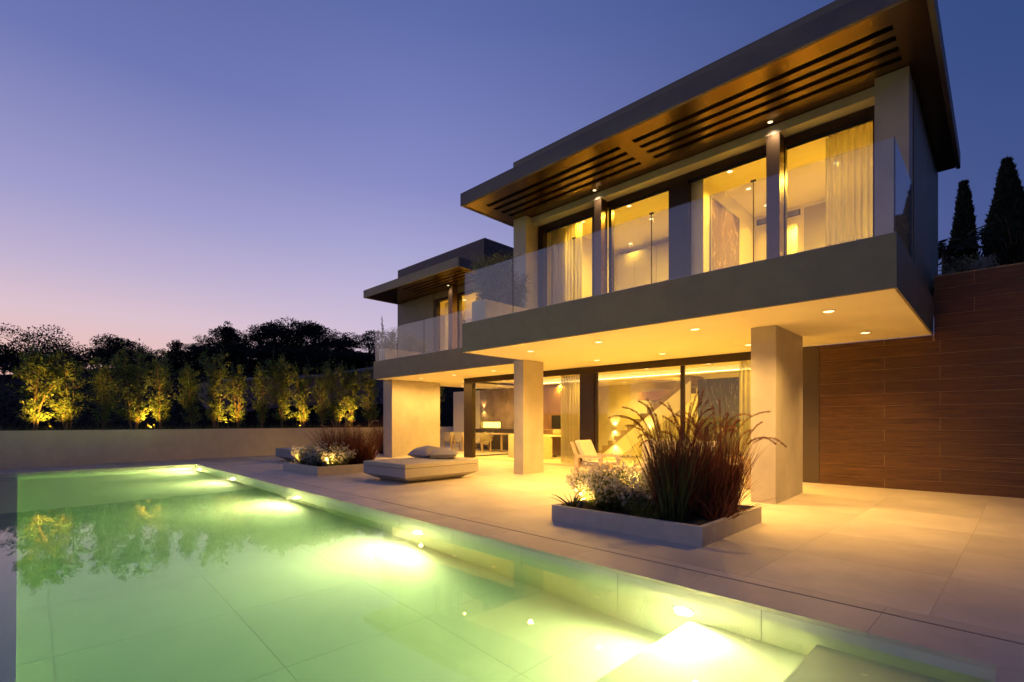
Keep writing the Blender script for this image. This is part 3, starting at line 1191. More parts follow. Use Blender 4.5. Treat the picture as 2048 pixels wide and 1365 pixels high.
# ------------------------------------------------------------------ curtains
def curtain(x0, x1, y, z0, z1, lab, folds, amp=.05):
    n = folds * 8
    V_, F_ = [], []
    for k in range(n + 1):
        u = k / n
        x = x0 + (x1 - x0) * u
        yy = y + amp * math.sin(u * folds * 2 * PI) + .012 * math.sin(u * 17)
        for z in (z0, (z0 + z1) / 2, z1):
            f = 1 - .25 * (z - z0) / (z1 - z0)
            V_.append((x, y + (yy - y) * f, z))
    for k in range(n):
        for r in range(2):
            a = k * 3 + r
            F_.append((a, a + 3, a + 4, a + 1))
    t = thing('curtain', lab, 'curtain', ((x0 + x1) / 2, y, z0), 'sheer floor-length curtains')
    o = sheet(V_, F_, 'fabric', 'curtain', t)
    o.data.polygons.foreach_set('use_smooth', [True] * len(o.data.polygons))
    MB().box(x0, x1, y - .02, y + .02, z1, z1 + .03).build('curtain_rail', 'plaster', t)


curtain(-8.12, -7.15, 9.74, ZT + .03, 6.10, 'sheer curtain in the upper left bedroom window', 10)
curtain(-2.12, -1.3, 9.76, ZT + .03, 6.10, 'sheer curtain in the upper right corner window', 9)
curtain(-9.42, -8.50, 11.75, ZI + .01, 2.72, 'sheer curtain beside the wide bronze post downstairs', 9)
curtain(-4.25, -3.75, 11.75, ZI + .01, 2.72, 'sheer curtain behind the thick right column', 5)
curtain(-15.75, -14.85, 12.35, ZT + .03, 6.0, 'sheer curtain in the far left upper window', 9)

# wardrobes, marble panel, pendant
w = thing('wardrobe', 'pale built-in wardrobe along the back of the upper bedroom', 'wardrobe', (-6.0, 12.2, ZT + .02))
MB().box(-7.78, -4.56, 12.12, 12.49, ZT + .02, 5.95).build('carcass', 'wardrobe', w)
for k in range(5):
    MB().box(-7.78 + .645 * k + .004, -7.78 + .645 * (k + 1) - .004, 12.095, 12.118, ZT + .06, 5.94).build('door', 'wardrobe', w)
t = thing('marble_panel', 'brown marble panel with golden veins on the bedroom wall', 'wall panel', (-4.14, 10.6, ZT + .5))
MB().box(-4.156, -4.13, 9.93, 11.38, 3.5, 5.77).build('slab', 'marble', t)
MB().box(-4.157, -4.12, 9.90, 9.928, 3.5, 5.80).box(-4.157, -4.12, 11.382, 11.41, 3.5, 5.80).box(-4.157, -4.12, 9.93, 11.38, 5.772, 5.80).build('frame', 'wardrobe', t)
t = thing('pendant_lamp', 'thin black pendant lamp hanging over the kitchen island', 'pendant lamp', (-12.75, 14.1, 2.0))
MB().tube([(-12.75, 14.1, 2.75), (-12.75, 14.1, 2.15)], .006, 6).build('cord', 'black', t)
MB().tube([(-12.75, 14.1, 2.15), (-12.75, 14.1, 1.9)], .022, 8).build('shade', 'black', t)
MB().lathe((-12.75, 14.1, 2.735), [(.06, 0), (.06, .02)], 12).build('ceiling_rose', 'black', t)


# ------------------------------------------------------------------ furniture
def copyto(src, loc, rz, lab, group):
    c = copy_tree(src)
    c.location = loc
    c.rotation_euler.z = rz
    c['label'] = lab
    c['group'] = group
    src['group'] = group
    return c


# daybeds
def daybed(loc, lab):
    d = thing('daybed', lab, 'daybed', (0, 0, 0), 'square daybeds on the terrace')
    wx, wy = .81, 1.04
    MB().box(-wx, wx, -wy, wy, .335, .425).build('mattress', 'cushion', d, bevel=.012)
    MB().box(-wx, wx, -wy, wy, .145, .328).build('frame', 'daybed', d, bevel=.006)
    b = MB()
    i, a = .30, .0
    lo = [(-wx + i, -wy + i, 0), (wx - i, -wy + i, 0), (wx - i, wy - i, 0), (-wx + i, wy - i, 0)]
    hi = [(-wx + .01, -wy + .01, .144), (wx - .01, -wy + .01, .144), (wx - .01, wy - .01, .144), (-wx + .01, wy - .01, .144)]
    b.v = lo + hi
    b.f = [(3, 2, 1, 0), (4, 5, 6, 7)] + [(k, (k + 1) % 4, 4 + (k + 1) % 4, 4 + k) for k in range(4)]
    b.build('base', 'daybed', d)
    d.location = loc
    return d


d1 = daybed((-9.64, 6.89, 0), 'square daybed with two cushions in front of the slim column')
d2 = copy_tree(d1)
d2.location = (-16.9, 7.65, 0)
d2['label'] = 'far daybed half hidden behind the far planter'
d1.rotation_euler.z = math.radians(1.5)


def pillow(loc, rz, lab, sx=.30, sy=.30, h=.115, tilt=0):
    n = 12
    V_, F_ = [], []
    for sgn in (1, -1):
        for i in range(n + 1):
            for j in range(n + 1):
                u, v = 2 * i / n - 1, 2 * j / n - 1
                k = max(0, (1 - u ** 4) * (1 - v ** 4)) ** .55
                pin = 1 - .07 * (u * u) * (1 - v * v) * 0 - .08 * (1 - abs(u * v))
                V_.append((u * sx * (1 - .06 * (1 - v * v)) , v * sy * (1 - .06 * (1 - u * u)), sgn * h * k + .012 * math.sin(5 * u + 3 * v) * k))
    m_ = (n + 1) ** 2
    for i in range(n):
        for j in range(n):
            a = i * (n + 1) + j
            F_.append((a, a + n + 1, a + n + 2, a + 1))
            F_.append((m_ + a, m_ + a + 1, m_ + a + n + 2, m_ + a + n + 1))
    me = MB()
    me.v, me.f = V_, F_
    o = me.build('cushion', 'grey_cushion', smooth=True)
    o.location = loc
    o.rotation_euler = (tilt, 0, rz)
    tag(o, lab, 'cushion', 'grey cushions on the daybed')


pillow((-10.36, 7.50, .555), .25, 'grey cushion at the back left of the daybed', .33, .30, .12, .22)
pillow((-9.62, 7.52, .538), .80, 'front grey cushion nearest the slim column on the daybed', .33, .30)


# planters
def planter(loc, sx, sy, lab, h=.21, tk=.055, m='planter', rim=True, cat='planter', zs=.05, grp='stone planters on the terrace'):
    t = thing('planter', lab, cat, loc, grp)
    x, y, z = loc
    MB().box(x, x + sx, y, y + tk, z, z + h).box(x, x + sx, y + sy - tk, y + sy, z, z + h) \
        .box(x, x + tk, y + tk, y + sy - tk, z, z + h - .001).box(x + sx - tk, x + sx, y + tk, y + sy - tk, z, z + h - .001).build('box', m, t)
    n = 14
    V_, F_ = [], []
    for i in range(n + 1):
        for j in range(n + 1):
            V_.append((x + tk + (sx - 2 * tk) * i / n, y + tk + (sy - 2 * tk) * j / n, z + h - zs + rng.uniform(-.012, .02)))
    for i in range(n):
        for j in range(n):
            a = i * (n + 1) + j
            F_.append((a, a + n + 1, a + n + 2, a + 1))
    s = sheet(V_, F_, 'soil', 'soil', t)
    return t


pn = planter((-4.25, 5.11, 0), 2.03, 1.80, 'low square stone planter with purple grass near the camera')
pf = planter((-14.08, 5.45, 0), 2.15, 2.0, 'low stone planter with grass and white flowers beyond the daybed')


def spike(loc, lab, aim=(0, .4, 1), p=30, ang=100, grp='small garden spotlights', r=.028, col=WARM):
    x, y, z = loc
    t = thing('garden_spotlight', lab, 'spotlight', loc, grp)
    MB().tube([(x, y, z - .06), (x, y, z + .05)], .008, 6).build('spike', 'dark_steel', t)
    a = Vector(aim).normalized()
    c = Vector((x, y, z + .06))
    MB().tube([c - a * .045, c + a * .035], [r, r * 1.15], 10).build('body', 'dark_steel', t)
    b = MB()
    u = a.cross(Vector((1, 0, 0))).normalized()
    w = a.cross(u)
    n = 12
    b.v = [tuple(c + a * .0362 + (u * math.cos(2 * PI * k / n) + w * math.sin(2 * PI * k / n)) * r) for k in range(n)]
    b.f = [tuple(range(n))]
    b.build('lens', 'spot_lens', t)
    spot(tuple(c + a * .05), aim, p, ang, 1, col, .025, t)
    return t


# plants in the planters
def grass_clump(loc, n, h, spread, lab, name='fountain_grass', m='purple', plumes=18, pm='plume', width=.011, cat='ornamental grass', lean=.55, grp=None):
    t = thing(name, lab, cat, loc, grp)
    P = np.zeros((n, 3))
    ang = rng.uniform(0, 2 * PI, n)
    rr = spread * .42 * np.sqrt(rng.uniform(0, 1, n))
    P[:, 0] = loc[0] + rr * np.cos(ang)
    P[:, 1] = loc[1] + rr * np.sin(ang)
    P[:, 2] = loc[2]
    a2 = ang + rng.normal(0, .7, n)
    out_ = rng.uniform(.02, lean, n) ** 1.0
    D = np.stack([np.cos(a2) * out_, np.sin(a2) * out_, np.ones(n)], 1) + rng.normal(0, .10, (n, 3))
    ln = h * rng.uniform(.45, 1.08, n)
    V_, F_, _ = ribbons(P, D, ln, np.full(n, width), rng.uniform(.05, .34, n), 6)
    sheet(V_, F_, 'blades', m, t)
    if plumes:
        k = plumes
        ang = rng.uniform(0, 2 * PI, k)
        P = np.stack([loc[0] + .12 * np.cos(ang), loc[1] + .12 * np.sin(ang), np.full(k, loc[2])], 1)
        o_ = rng.uniform(.02, .17, k)
        D = np.stack([np.cos(ang) * o_, np.sin(ang) * o_, np.ones(k)], 1)
        ln = h * rng.uniform(1.02, 1.34, k)
        segs = 16
        V_, F_, pts = ribbons(P, D, ln, np.full(k, .006), rng.uniform(.18, .44, k), segs)
        sheet(V_, F_, 'stalks', m, t)
        # bristly plumes on the outer third of each stalk
        VV, FF = [], []
        for q in range(k):
            path = np.array([p[q] for p in pts[11:]])
            seg = 120
            tt_ = rng.uniform(0, len(path) - 1.001, seg * 4)
            i0 = tt_.astype(int)
            fr_ = (tt_ - i0)[:, None]
            c = path[i0] * (1 - fr_) + path[i0 + 1] * fr_
            d = unit(path[i0 + 1] - path[i0])
            rad = unit(np.cross(d, rng.normal(size=d.shape)))
            dd = d * .6 + rad * .8
            v, f = leaf_quads(c, dd, .019, .0045)
            FF.append(f + sum(len(x) for x in VV))
            VV.append(v)
        sheet(np.concatenate(VV), np.concatenate(FF), 'plumes', pm, t)
    return t


grass_clump((-2.78, 5.66, .16), 1150, 1.20, .48, 'big purple fountain grass clump at the front of the near planter', plumes=24, lean=.24)
grass_clump((-2.62, 6.02, .16), 600, 1.14, .40, 'reddish fountain grass in the middle of the near planter', plumes=12, lean=.22)
grass_clump((-2.52, 6.38, .16), 700, 1.08, .40, 'purple fountain grass clump at the back right of the near planter', plumes=14, lean=.24)
grass_clump((-2.72, 5.50, .16), 260, 1.0, .3, 'few green grass blades among the purple clump', 'green_grass', 'green_grass', 0, width=.012, lean=.3)
grass_clump((-2.38, 5.9, .16), 130, .75, .35, 'loose drooping blades hanging over the right planter rim', 'drooping_grass', 'purple', 0, width=.007, lean=1.7)
grass_clump((-3.15, 5.42, .16), 260, .34, .2, 'tuft of fine green grass at the planter front edge', 'green_grass', 'green_grass', 0, width=.005, lean=1.1)
grass_clump((-2.95, 5.28, .16), 160, .25, .25, 'low straw coloured tuft under the purple grass', 'green_grass', 'green_grass', 0, width=.005, lean=1.3)
grass_clump((-13.2, 6.7, .16), 1300, 1.12, .9, 'dark fountain grass clump in the far planter', plumes=12, pm='plume_pale', grp=None)
grass_clump((-12.6, 6.95, .16), 900, 1.1, .8, 'dark fountain grass on the right of the far planter', plumes=9, pm='plume_pale')


def flower_bush(loc, rx, ry, h, nst, lab, grp=None, fs=.021, floor_=.25):
    t = thing('flower_bush', lab, 'flowering plant', loc, grp)
    # stems
    ang = rng.uniform(0, 2 * PI, nst)
    r = np.sqrt(rng.uniform(0, 1, nst))
    bx = loc[0] + rx * .45 * r * np.cos(ang)
    by = loc[1] + ry * .45 * r * np.sin(ang)
    P = np.stack([bx, by, np.full(nst, loc[2])], 1)
    o_ = r * .9
    D = np.stack([np.cos(ang) * o_ * rx / h, np.sin(ang) * o_ * ry / h, np.ones(nst)], 1)
    ln = h * (1.12 - .32 * r) * rng.uniform(.75, 1.1, nst)
    V_, F_, pts = ribbons(P, D, ln, np.full(nst, .004), rng.uniform(.02, .14, nst), 6)
    sheet(V_, F_, 'stems', 'stem', t)
    A = np.stack(pts, 1)
    # leaves on the lower two thirds
    nl = nst * 15
    q = rng.integers(0, nst, nl)
    k = rng.uniform(.0, 4.9, nl)
    i0 = k.astype(int)
    f = (k - i0)[:, None]
    c = A[q, i0] * (1 - f) + A[q, i0 + 1] * f + rng.normal(0, .02, (nl, 3))
    v, ff = leaf_quads(c, rng.normal(size=(nl, 3)) + np.array([0, 0, .6]), .042, .012)
    sheet(v, ff, 'leaves', 'flower_leaf', t)
    # four-petalled flowers on the upper half
    nf_ = int(nst * 2.3)
    q = rng.integers(0, nst, nf_)
    k = 6 * (1 - rng.uniform(0, 1, nf_) ** 1.4 * .72)
    k = np.clip(k, 0, 5.999)
    i0 = k.astype(int)
    f = (k - i0)[:, None]
    c = A[q, i0] * (1 - f) + A[q, i0 + 1] * f + rng.normal(0, .022, (nf_, 3))
    nr = unit(rng.normal(size=(nf_, 3)) + unit(c - np.array(loc)) * 1.0)
    u = unit(np.cross(nr, rng.normal(size=(nf_, 3))))
    w_ = np.cross(nr, u)
    VV, FF = [], []
    s_ = (fs * rng.uniform(.7, 1.2, nf_))[:, None]
    for a in range(4):
        an = a * PI / 2
        d = u * math.cos(an) + w_ * math.sin(an)
        e = -u * math.sin(an) + w_ * math.cos(an)
        pts4 = [c, c + d * s_ * .75 + e * s_ * .42 + nr * s_ * .1, c + d * s_ * 1.25, c + d * s_ * .75 - e * s_ * .42 + nr * s_ * .1]
        vv = np.stack(pts4, 1).reshape(-1, 3)
        FF.append(np.arange(4 * nf_).reshape(-1, 4) + a * 4 * nf_)
        VV.append(vv)
    sheet(np.concatenate(VV), np.concatenate(FF), 'flowers', 'petal', t)
    return t


flower_bush((-3.70, 5.80, .16), .78, .66, .66, 800, 'large white flowering bush filling the left of the near planter')
flower_bush((-3.30, 6.30, .16), .50, .45, .62, 380, 'white flowering bush behind, against the lit terrace')
flower_bush((-3.32, 5.62, .16), .26, .24, .34, 130, 'small white flowering bush beside the green grass tuft')
flower_bush((-13.45, 5.98, .16), .68, .5, .62, 420, 'white flowering bush at the front left of the far planter')
flower_bush((-12.40, 6.1, .16), .66, .55, .60, 420, 'white flowering bush at the right corner of the far planter')
flower_bush((-12.95, 5.8, .16), .35, .3, .36, 120, 'low white flowers between the two far planter lamps')


def strap_plant(loc, lab, n=22, l=.32, w=.03):
    t = thing('strap_plant', lab, 'plant', loc)
    ang = rng.uniform(0, 2 * PI, n)
    P = np.tile(np.array(loc), (n, 1)) + rng.normal(0, .012, (n, 3)) * [1, 1, 0]
    o_ = rng.uniform(.5, 1.5, n)
    D = np.stack([np.cos(ang) * o_, np.sin(ang) * o_, np.ones(n)], 1)
    V_, F_, _ = ribbons(P, D, l * rng.uniform(.7, 1.1, n), np.full(n, w), rng.uniform(.1, .3, n), 5)
    sheet(V_, F_, 'leaves', 'agave', t)


strap_plant((-4.08, 5.32, .165), 'dark strap-leaved plant at the left corner of the near planter')
spike((-3.89, 5.27, .175), 'glowing spotlight at the front rim of the near planter', (-.1, .75, 1), 22, 140)
spike((-3.52, 5.75, .30), 'spotlight glowing inside the white bush in the near planter', (.2, .5, 1), 22, 150)
spike((-13.72, 5.60, .175), 'left spotlight of the far planter', (.1, .75, 1), 16, 140)
spike((-12.05, 5.68, .175), 'right spotlight of the far planter', (-.2, .75, 1), 16, 140)


# armchairs on the terrace
def armchair(lab):
    t = thing('armchair', lab, 'armchair', (0, 0, 0), 'pale wooden armchairs on the terrace')
    for sy in (-1, 1):
        y0 = sy * .34
        ya, yb = y0 - .03, y0 + .03
        MB().box(-.33, .36, ya, yb, .50, .56).build('armrest', 'teak', t)
        MB().prism([(-.40, 0), (-.29, 0), (-.265, .50), (-.36, .50)], 'y', ya, yb).build('leg', 'teak', t)
        MB().box(.28, .36, ya, yb, 0, .498).build('leg', 'teak', t)
        MB().prism([(-.30, .30), (-.23, .30), (-.47, .84), (-.54, .83)], 'y', sy * .275 - .025, sy * .275 + .025).build('back_post', 'teak', t)
    MB().box(-.30, .34, -.305, .305, .26, .325).build('seat_frame', 'teak', t)
    MB().box(-.24, .35, -.29, .29, .327, .42).build('seat_cushion', 'cushion', t, bevel=.02)
    MB().prism([(-.22, .40), (-.10, .42), (-.34, .88), (-.46, .86)], 'y', -.245, .245).build('back_cushion', 'cushion', t, bevel=.02)
    return t


a1 = armchair('pale wooden armchair facing right behind the white flowers')
a1.location = (-6.45, 9.35, zf(9.3))
copyto(a1, (-3.72, 10.3, zf(10.3)), PI * .97, 'armchair half hidden between the grass and the thick column', 'pale wooden armchairs on the terrace')
sf_ = thing('sofa', 'cream outdoor sofa behind the purple grass', 'sofa', (-4.6, 9.75, zf(9.7)))
z0 = zf(9.6)
MB().box(-6.25, -3.75, 9.25, 10.0, z0 + .25, z0 + .32).build('frame', 'teak', sf_)
for x in (-5.30, -3.87):
    for y in (9.3, 9.88):
        MB().box(x, x + .07, y, y + .07, z0, z0 + .249).build('leg', 'teak', sf_)
MB().box(-5.33, -3.77, 9.27, 9.98, z0 + .322, z0 + .46).build('seat_cushion', 'cushion', sf_, bevel=.03)
for k in range(2):
    MB().box(-5.32 + k * .79, -4.56 + k * .79, 9.30, 9.50, z0 + .462, z0 + .92).build('back_cushion', 'cushion', sf_, bevel=.05)

# covered dining: table and chairs
t = thing('dining_table', 'long pale outdoor dining table under the balcony', 'table', (-15.5, 14.6, ZI))
MB().box(-17.1, -14.3, 14.2, 15.1, ZI + .71, ZI + .75).build('tabletop', 'teak', t)
for x in (-16.9, -14.6):
    for y in (14.3, 14.9):
        MB().box(x, x + .07, y, y + .07, ZI, ZI + .708).build('leg', 'teak', t)


def dining_chair(lab):
    t = thing('dining_chair', lab, 'chair', (0, 0, 0), 'pale chairs around the outdoor table')
    for sx in (-1, 1):
        for y in (-.22, .24):
            MB().box(sx * .25 - .02, sx * .25 + .02, y - .02, y + .02, 0, .64 if y < 0 else .62).build('leg', 'teak', t)
    n = 14
    V_, F_ = [], []
    for k in range(n + 1):
        a = PI * k / n
        x, z = -.235 * math.cos(a), .80 - .42 * math.sin(a) ** .8
        for y in (-.25, -.05, .22):
            V_.append((x, y, z - (.05 if y > 0 else 0) - .06 * (y + .25)))
    for k in range(n):
        for r in range(2):
            i = k * 3 + r
            F_.append((i, i + 3, i + 4, i + 1))
    V2 = [(x, y, z - .02) for x, y, z in V_]
    m_ = len(V_)
    b = MB()
    b.v = V_ + V2
    b.f = F_ + [tuple(m_ + i for i in reversed(f)) for f in F_]
    b.build('sling_shell', 'cushion', t, smooth=True)
    bk = MB()
    bp = []
    for k in range(n + 1):
        a = PI * k / n
        bp.append((-.235 * math.cos(a), .80 - .42 * math.sin(a) ** .8))
    for (x0, za), (x1, zb) in zip(bp, bp[1:]):
        bk.quad((x0, -.25, za), (x1, -.25, zb), (x1, -.255, .80), (x0, -.255, .80))
    bk.build('backrest', 'cushion', t)
    MB().box(-.22, .22, -.2, .22, .40, .44).build('seat', 'cushion', t, bevel=.012)
    return t


dc = dining_chair('pale dining chair nearest the big left pier')
dc.location = (-16.95, 13.65, ZI)
copyto(dc, (-16.32, 13.75, ZI), .05, 'second pale dining chair from the big left pier', 'pale chairs around the outdoor table')
copyto(dc, (-15.1, 13.75, ZI), -.05, 'dining chair seen through the glass corner', 'pale chairs around the outdoor table')
copyto(dc, (-16.6, 15.5, ZI), PI, 'dining chair on the far side of the outdoor table', 'pale chairs around the outdoor table')

# indoor table with chair, bowl
t = thing('indoor_table', 'white round-edged dining table inside the glass front', 'table', (-11.5, 13.9, ZI))
MB().lathe((-11.6, 13.6, ZI + .71), [(.80, 0), (.85, .02), (.85, .04), (.80, .05)], 40).build('tabletop', 'white_top', t)
MB().lathe((-11.6, 13.6, ZI), [(.42, 0), (.42, .03), (.20, .06), (.18, .705)], 24).build('pedestal', 'dark_base', t)
t = thing('bowl', 'cream rounded bowl on the white indoor table', 'bowl', (-11.15, 13.7, ZI + .77))
b = MB().lathe((-11.15, 13.7, ZI + .762), [(.07, 0), (.14, .05), (.16, .12), (.12, .19), (.09, .2), (.09, .17)], 20)
b.build('body', 'boucle', t, smooth=True)


def tub_chair(lab):
    t = thing('tub_chair', lab, 'chair', (0, 0, 0), 'rounded upholstered chairs at the indoor table')
    n = 18
    V_, F_ = [], []
    for k in range(n + 1):
        a = math.radians(-120 + 240 * k / n) - PI / 2
        for r, z in ((.33, .0), (.33, .78), (.27, .80), (.24, .74), (.24, .0)):
            zz = z
            if r != .33 or z > 0:
                e = abs(k / n - .5) * 2
                zz = z - (.14 * e ** 3 if z > .3 else 0)
            V_.append((r * math.cos(a), r * math.sin(a), zz))
    for k in range(n):
        for r in range(4):
            i = k * 5 + r
            F_.append((i, i + 5, i + 6, i + 1))
    F_.append((0, 1, 2, 3, 4))
    F_.append(tuple(n * 5 + r for r in (4, 3, 2, 1, 0)))
    b = MB()
    b.v, b.f = V_, F_
    b.build('shell', 'boucle', t, smooth=True)
    MB().lathe((0, 0, .36), [(.22, 0), (.26, .02), (.26, .1), (.22, .12)], 24).build('seat', 'boucle', t, smooth=True)
    return t


tb = tub_chair('woolly round-backed chair behind the front glass')
tb.location = (-11.0, 12.75, ZI)
tb.rotation_euler.z = .1
copyto(tb, (-12.1, 12.7, ZI), -.1, 'woolly round-backed chair mostly hidden by the slim column', 'rounded upholstered chairs at the indoor table')
t = thing('floor_rack', 'thin black shelf rack beside the wide bronze post indoors', 'shelf rack', (-9.6, 13.2, ZI))
MB().box(-9.62, -9.59, 13.2, 13.23, ZI, 2.70).build('pole', 'dark_steel', t)
for z in (.9, 1.35, 1.8, 2.3):
    MB().box(-9.68, -9.50, 13.1, 13.33, z, z + .015).build('shelf', 'dark_steel', t)

# ------------------------------------------------------------------ balcony planters with shrubs
bp1 = planter((-8.40, 7.34, ZT), .44, 1.45, 'tall grey planter at the left end of the front balcony', .50, .03, 'planter', grp='planter boxes on the balconies')
bp2 = planter((-15.92, 9.52, ZT), .42, 1.9, 'long planter behind the glass of the far left balcony', .45, .03, 'planter', grp='planter boxes on the balconies')


def shrub(name, loc, rx, ry, h, nl, lab, m='bay', cat='shrub', twigs=26, ls=.06, lw=.024, grp=None, base=0.05):
    t = thing(name, lab, cat, loc, grp)
    tw = MB()
    ends = []
    for k in range(twigs):
        a = rng.uniform(0, 2 * PI)
        r = math.sqrt(rng.uniform(0, 1))
        zt = h * rng.uniform(.45, 1.05)
        p0 = Vector((loc[0] + rx * .3 * r * math.cos(a), loc[1] + ry * .3 * r * math.sin(a), loc[2]))
        p2 = Vector((loc[0] + rx * r * math.cos(a), loc[1] + ry * r * math.sin(a), loc[2] + zt))
        p1 = (p0 + p2) / 2 + Vector((rng.uniform(-.04, .04), rng.uniform(-.04, .04), .05 * h))
        tw.tube([p0, p1, p2], [.009, .006, .002], 4, False)
        ends.append((p0, p1, p2))
    tw.build('twigs', 'bark', t)
    q = rng.integers(0, len(ends), nl)
    u = rng.uniform(base, 1.0, nl)
    E0 = np.array([ends[i][0] for i in q])
    E1 = np.array([ends[i][1] for i in q])
    E2 = np.array([ends[i][2] for i in q])
    uu = u[:, None]
    c = (1 - uu) ** 2 * E0 + 2 * uu * (1 - uu) * E1 + uu ** 2 * E2
    c += rng.normal(0, 1, (nl, 3)) * np.array([.11 * rx / .3, .11 * ry / .3, .06]) * .55
    dd = c - np.array(loc)
    dd[:, 2] = np.abs(dd[:, 2]) * .6 + .05
    v, f = leaf_quads(c, unit(dd) + rng.normal(0, .6, (nl, 3)), ls, lw)
    sheet(v, f, 'leaves', m, t)
    return t


shrub('balcony_shrub', (-8.18, 7.72, ZT + .46), .40, .48, 1.15, 9000, 'dense leafy shrub behind the glass at the balcony corner', m='olive', ls=.05)
shrub('balcony_shrub', (-8.15, 8.4, ZT + .46), .32, .42, .85, 5000, 'leafy shrub behind, in front of the upper left column', m='olive', ls=.05)
shrub('balcony_shrub', (-15.6, 9.75, ZT + .40), .40, .25, .72, 1500, 'sparse twiggy shrub at the far left balcony end', twigs=14, m='olive')
shrub('balcony_shrub', (-15.55, 10.5, ZT + .40), .26, .4, .70, 2200, 'leafy shrub in the middle of the far left balcony planter', m='olive')
shrub('balcony_shrub', (-15.55, 11.1, ZT + .40), .24, .3, .62, 1400, 'leafy shrub at the inner end of the far left balcony planter', m='olive')
shrub('climbing_sprig', (-15.9, 9.62, ZT + .40), .05, .05, 1.25, 130, 'thin sprig rising above the far balcony glass', twigs=2, cat='plant', base=.4, ls=.05)

# ------------------------------------------------------------------ garden wall with young trees
gw = [(-19.75, -4.0), (-19.95, 1.0), (-20.75, 8.6), (-21.3, 18.2)]
wall = thing('garden_wall', 'long low rendered garden wall behind the pool', 'wall', (-20.3, 4, 0))
outl = [(x, y) for x, y in gw] + [(x - .22, y) for x, y in reversed(gw)]
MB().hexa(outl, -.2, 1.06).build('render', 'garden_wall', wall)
b = MB()
for (x0, y0), (x1, y1) in zip(gw, gw[1:]):
    b.quad((x0 - .22, y0, .98), (x1 - .22, y1, .98), (x1 - 3.6, y1, .96), (x0 - 3.6, y0, .96))
b.build('soil_bed', 'soil', wall)


def wall_x(y):
    for (x0, y0), (x1, y1) in zip(gw, gw[1:]):
        if y0 <= y <= y1:
            return x0 + (x1 - x0) * (y - y0) / (y1 - y0)
    return gw[-1][0]


def young_tree_mesh(seed, h=2.5, nl=2300, wide=.42):
    r_ = np.random.default_rng(seed)
    tk = MB()
    paths = []
    nstem = int(r_.integers(2, 5))
    for s_ in range(nstem):
        a = r_.uniform(0, 2 * PI)
        p = np.array([.05 * math.cos(a), .05 * math.sin(a), 0.])
        pts = [p.copy()]
        lean = r_.uniform(.02, .14)
        hh = h * r_.uniform(.78, 1.0)
        for k in range(7):
            p = p + np.array([math.cos(a) * lean, math.sin(a) * lean, 1]) * hh / 7 + np.append(r_.normal(0, .018, 2), 0)
            pts.append(p.copy())
        tk.tube([tuple(q) for q in pts], [.022 * (1 - .11 * i) for i in range(8)], 5, False)
        # side twigs, upswept
        for k in range(24):
            u = r_.uniform(.12, .97)
            i = min(6, int(u * 7))
            f = u * 7 - i
            b0 = pts[i] * (1 - f) + pts[i + 1] * f
            aa = r_.uniform(0, 2 * PI)
            prof = math.sin(PI * min(1, max(0.03, u * .93 + .06))) ** .6
            ln = wide * prof * r_.uniform(.55, 1.2)
            e = b0 + np.array([math.cos(aa) * ln, math.sin(aa) * ln, ln * r_.uniform(.35, 1.0)])
            tk.tube([tuple(b0), tuple((b0 + e) / 2 + [0, 0, -.02]), tuple(e)], [.007, .005, .002], 3, False)
            paths.append((b0, e))
        paths.append((pts[5], pts[7] + np.array([0, 0, .12])))
    q = r_.integers(0, len(paths), nl)
    u = r_.uniform(.1, 1.08, nl)[:, None]
    B0 = np.array([p[0] for p in paths])[q]
    B1 = np.array([p[1] for p in paths])[q]
    c = B0 * (1 - u) + B1 * u + r_.normal(0, .045, (nl, 3))
    d = unit(B1 - B0) + r_.normal(0, .6, (nl, 3))
    v, f = leaf_quads(c, d, .085, .030)
    return tk, v, f


def tree_proto(seed, h, nl, wide, m='bay', name='young_tree'):
    tk, v, f = young_tree_mesh(seed, h, nl, wide)
    t = thing(name, '', 'tree', (0, 0, 0), 'young trees along the garden wall')
    tk.build('trunk', 'bark', t)
    sheet(v, f, 'crown', m, t)
    return t


protos = [tree_proto(3, 2.55, 4200, .42), tree_proto(5, 2.5, 3600, .34), tree_proto(8, 2.45, 3000, .40), tree_proto(13, 2.6, 3800, .32)]
# (y along the wall, top height above the bed, label)
TR = [(.75, 2.55, 'leftmost young tree, lit from below on its right'), (1.55, 2.3, 'young tree right of the brightest left uplight'),
      (2.38, 2.3, 'single-stemmed unlit young tree, third from the left'), (3.22, 2.62, 'multi-stemmed young tree glowing beside the second uplight'),
      (4.02, 2.5, 'tall young tree just right of the second uplight'), (4.95, 2.35, 'dim young tree between the second and third uplights'),
      (5.75, 2.8, 'young tree lit gold on its left above the third uplight'), (6.6, 2.45, 'young tree just right of the third uplight'),
      (7.45, 2.45, 'dark slim young tree between the third and fourth uplights'), (8.35, 3.0, 'tallest thin young tree above the far planter grass'),
      (9.25, 2.6, 'young tree lit at its foot behind the far planter grass'), (10.05, 2.55, 'dim young tree behind the far planter'),
      (10.85, 2.9, 'young tree glowing left of the last uplight'), (11.6, 2.8, 'young tree right of the last uplight'),
      (12.5, 2.8, 'dark young tree next to the big left pier'), (16.4, 3.2, 'lit tree seen between pier and dining wall')]
for i, (y, h, lab) in enumerate(TR):
    p = protos[(i * 3 + 1) % 4]
    if i < 4:
        p = protos[i]
        o = p
    else:
        o = copy_tree(p)
    base = (2.55, 2.5, 2.45, 2.6)[protos.index(p)]
    sc = h * 1.10 / base
    o.location = (wall_x(y) - .80 - .12 * math.sin(i * 2.1), y, .96)
    o.rotation_euler.z = i * 1.7
    wv = (1.0, 1.12, .85, 1.15, .9, .78, 1.0, .8, .75, .85, .9, .75, .95, .8, .85, 1.0)[i]
    o.scale = (sc * wv, sc * wv, sc)
    o['label'] = lab
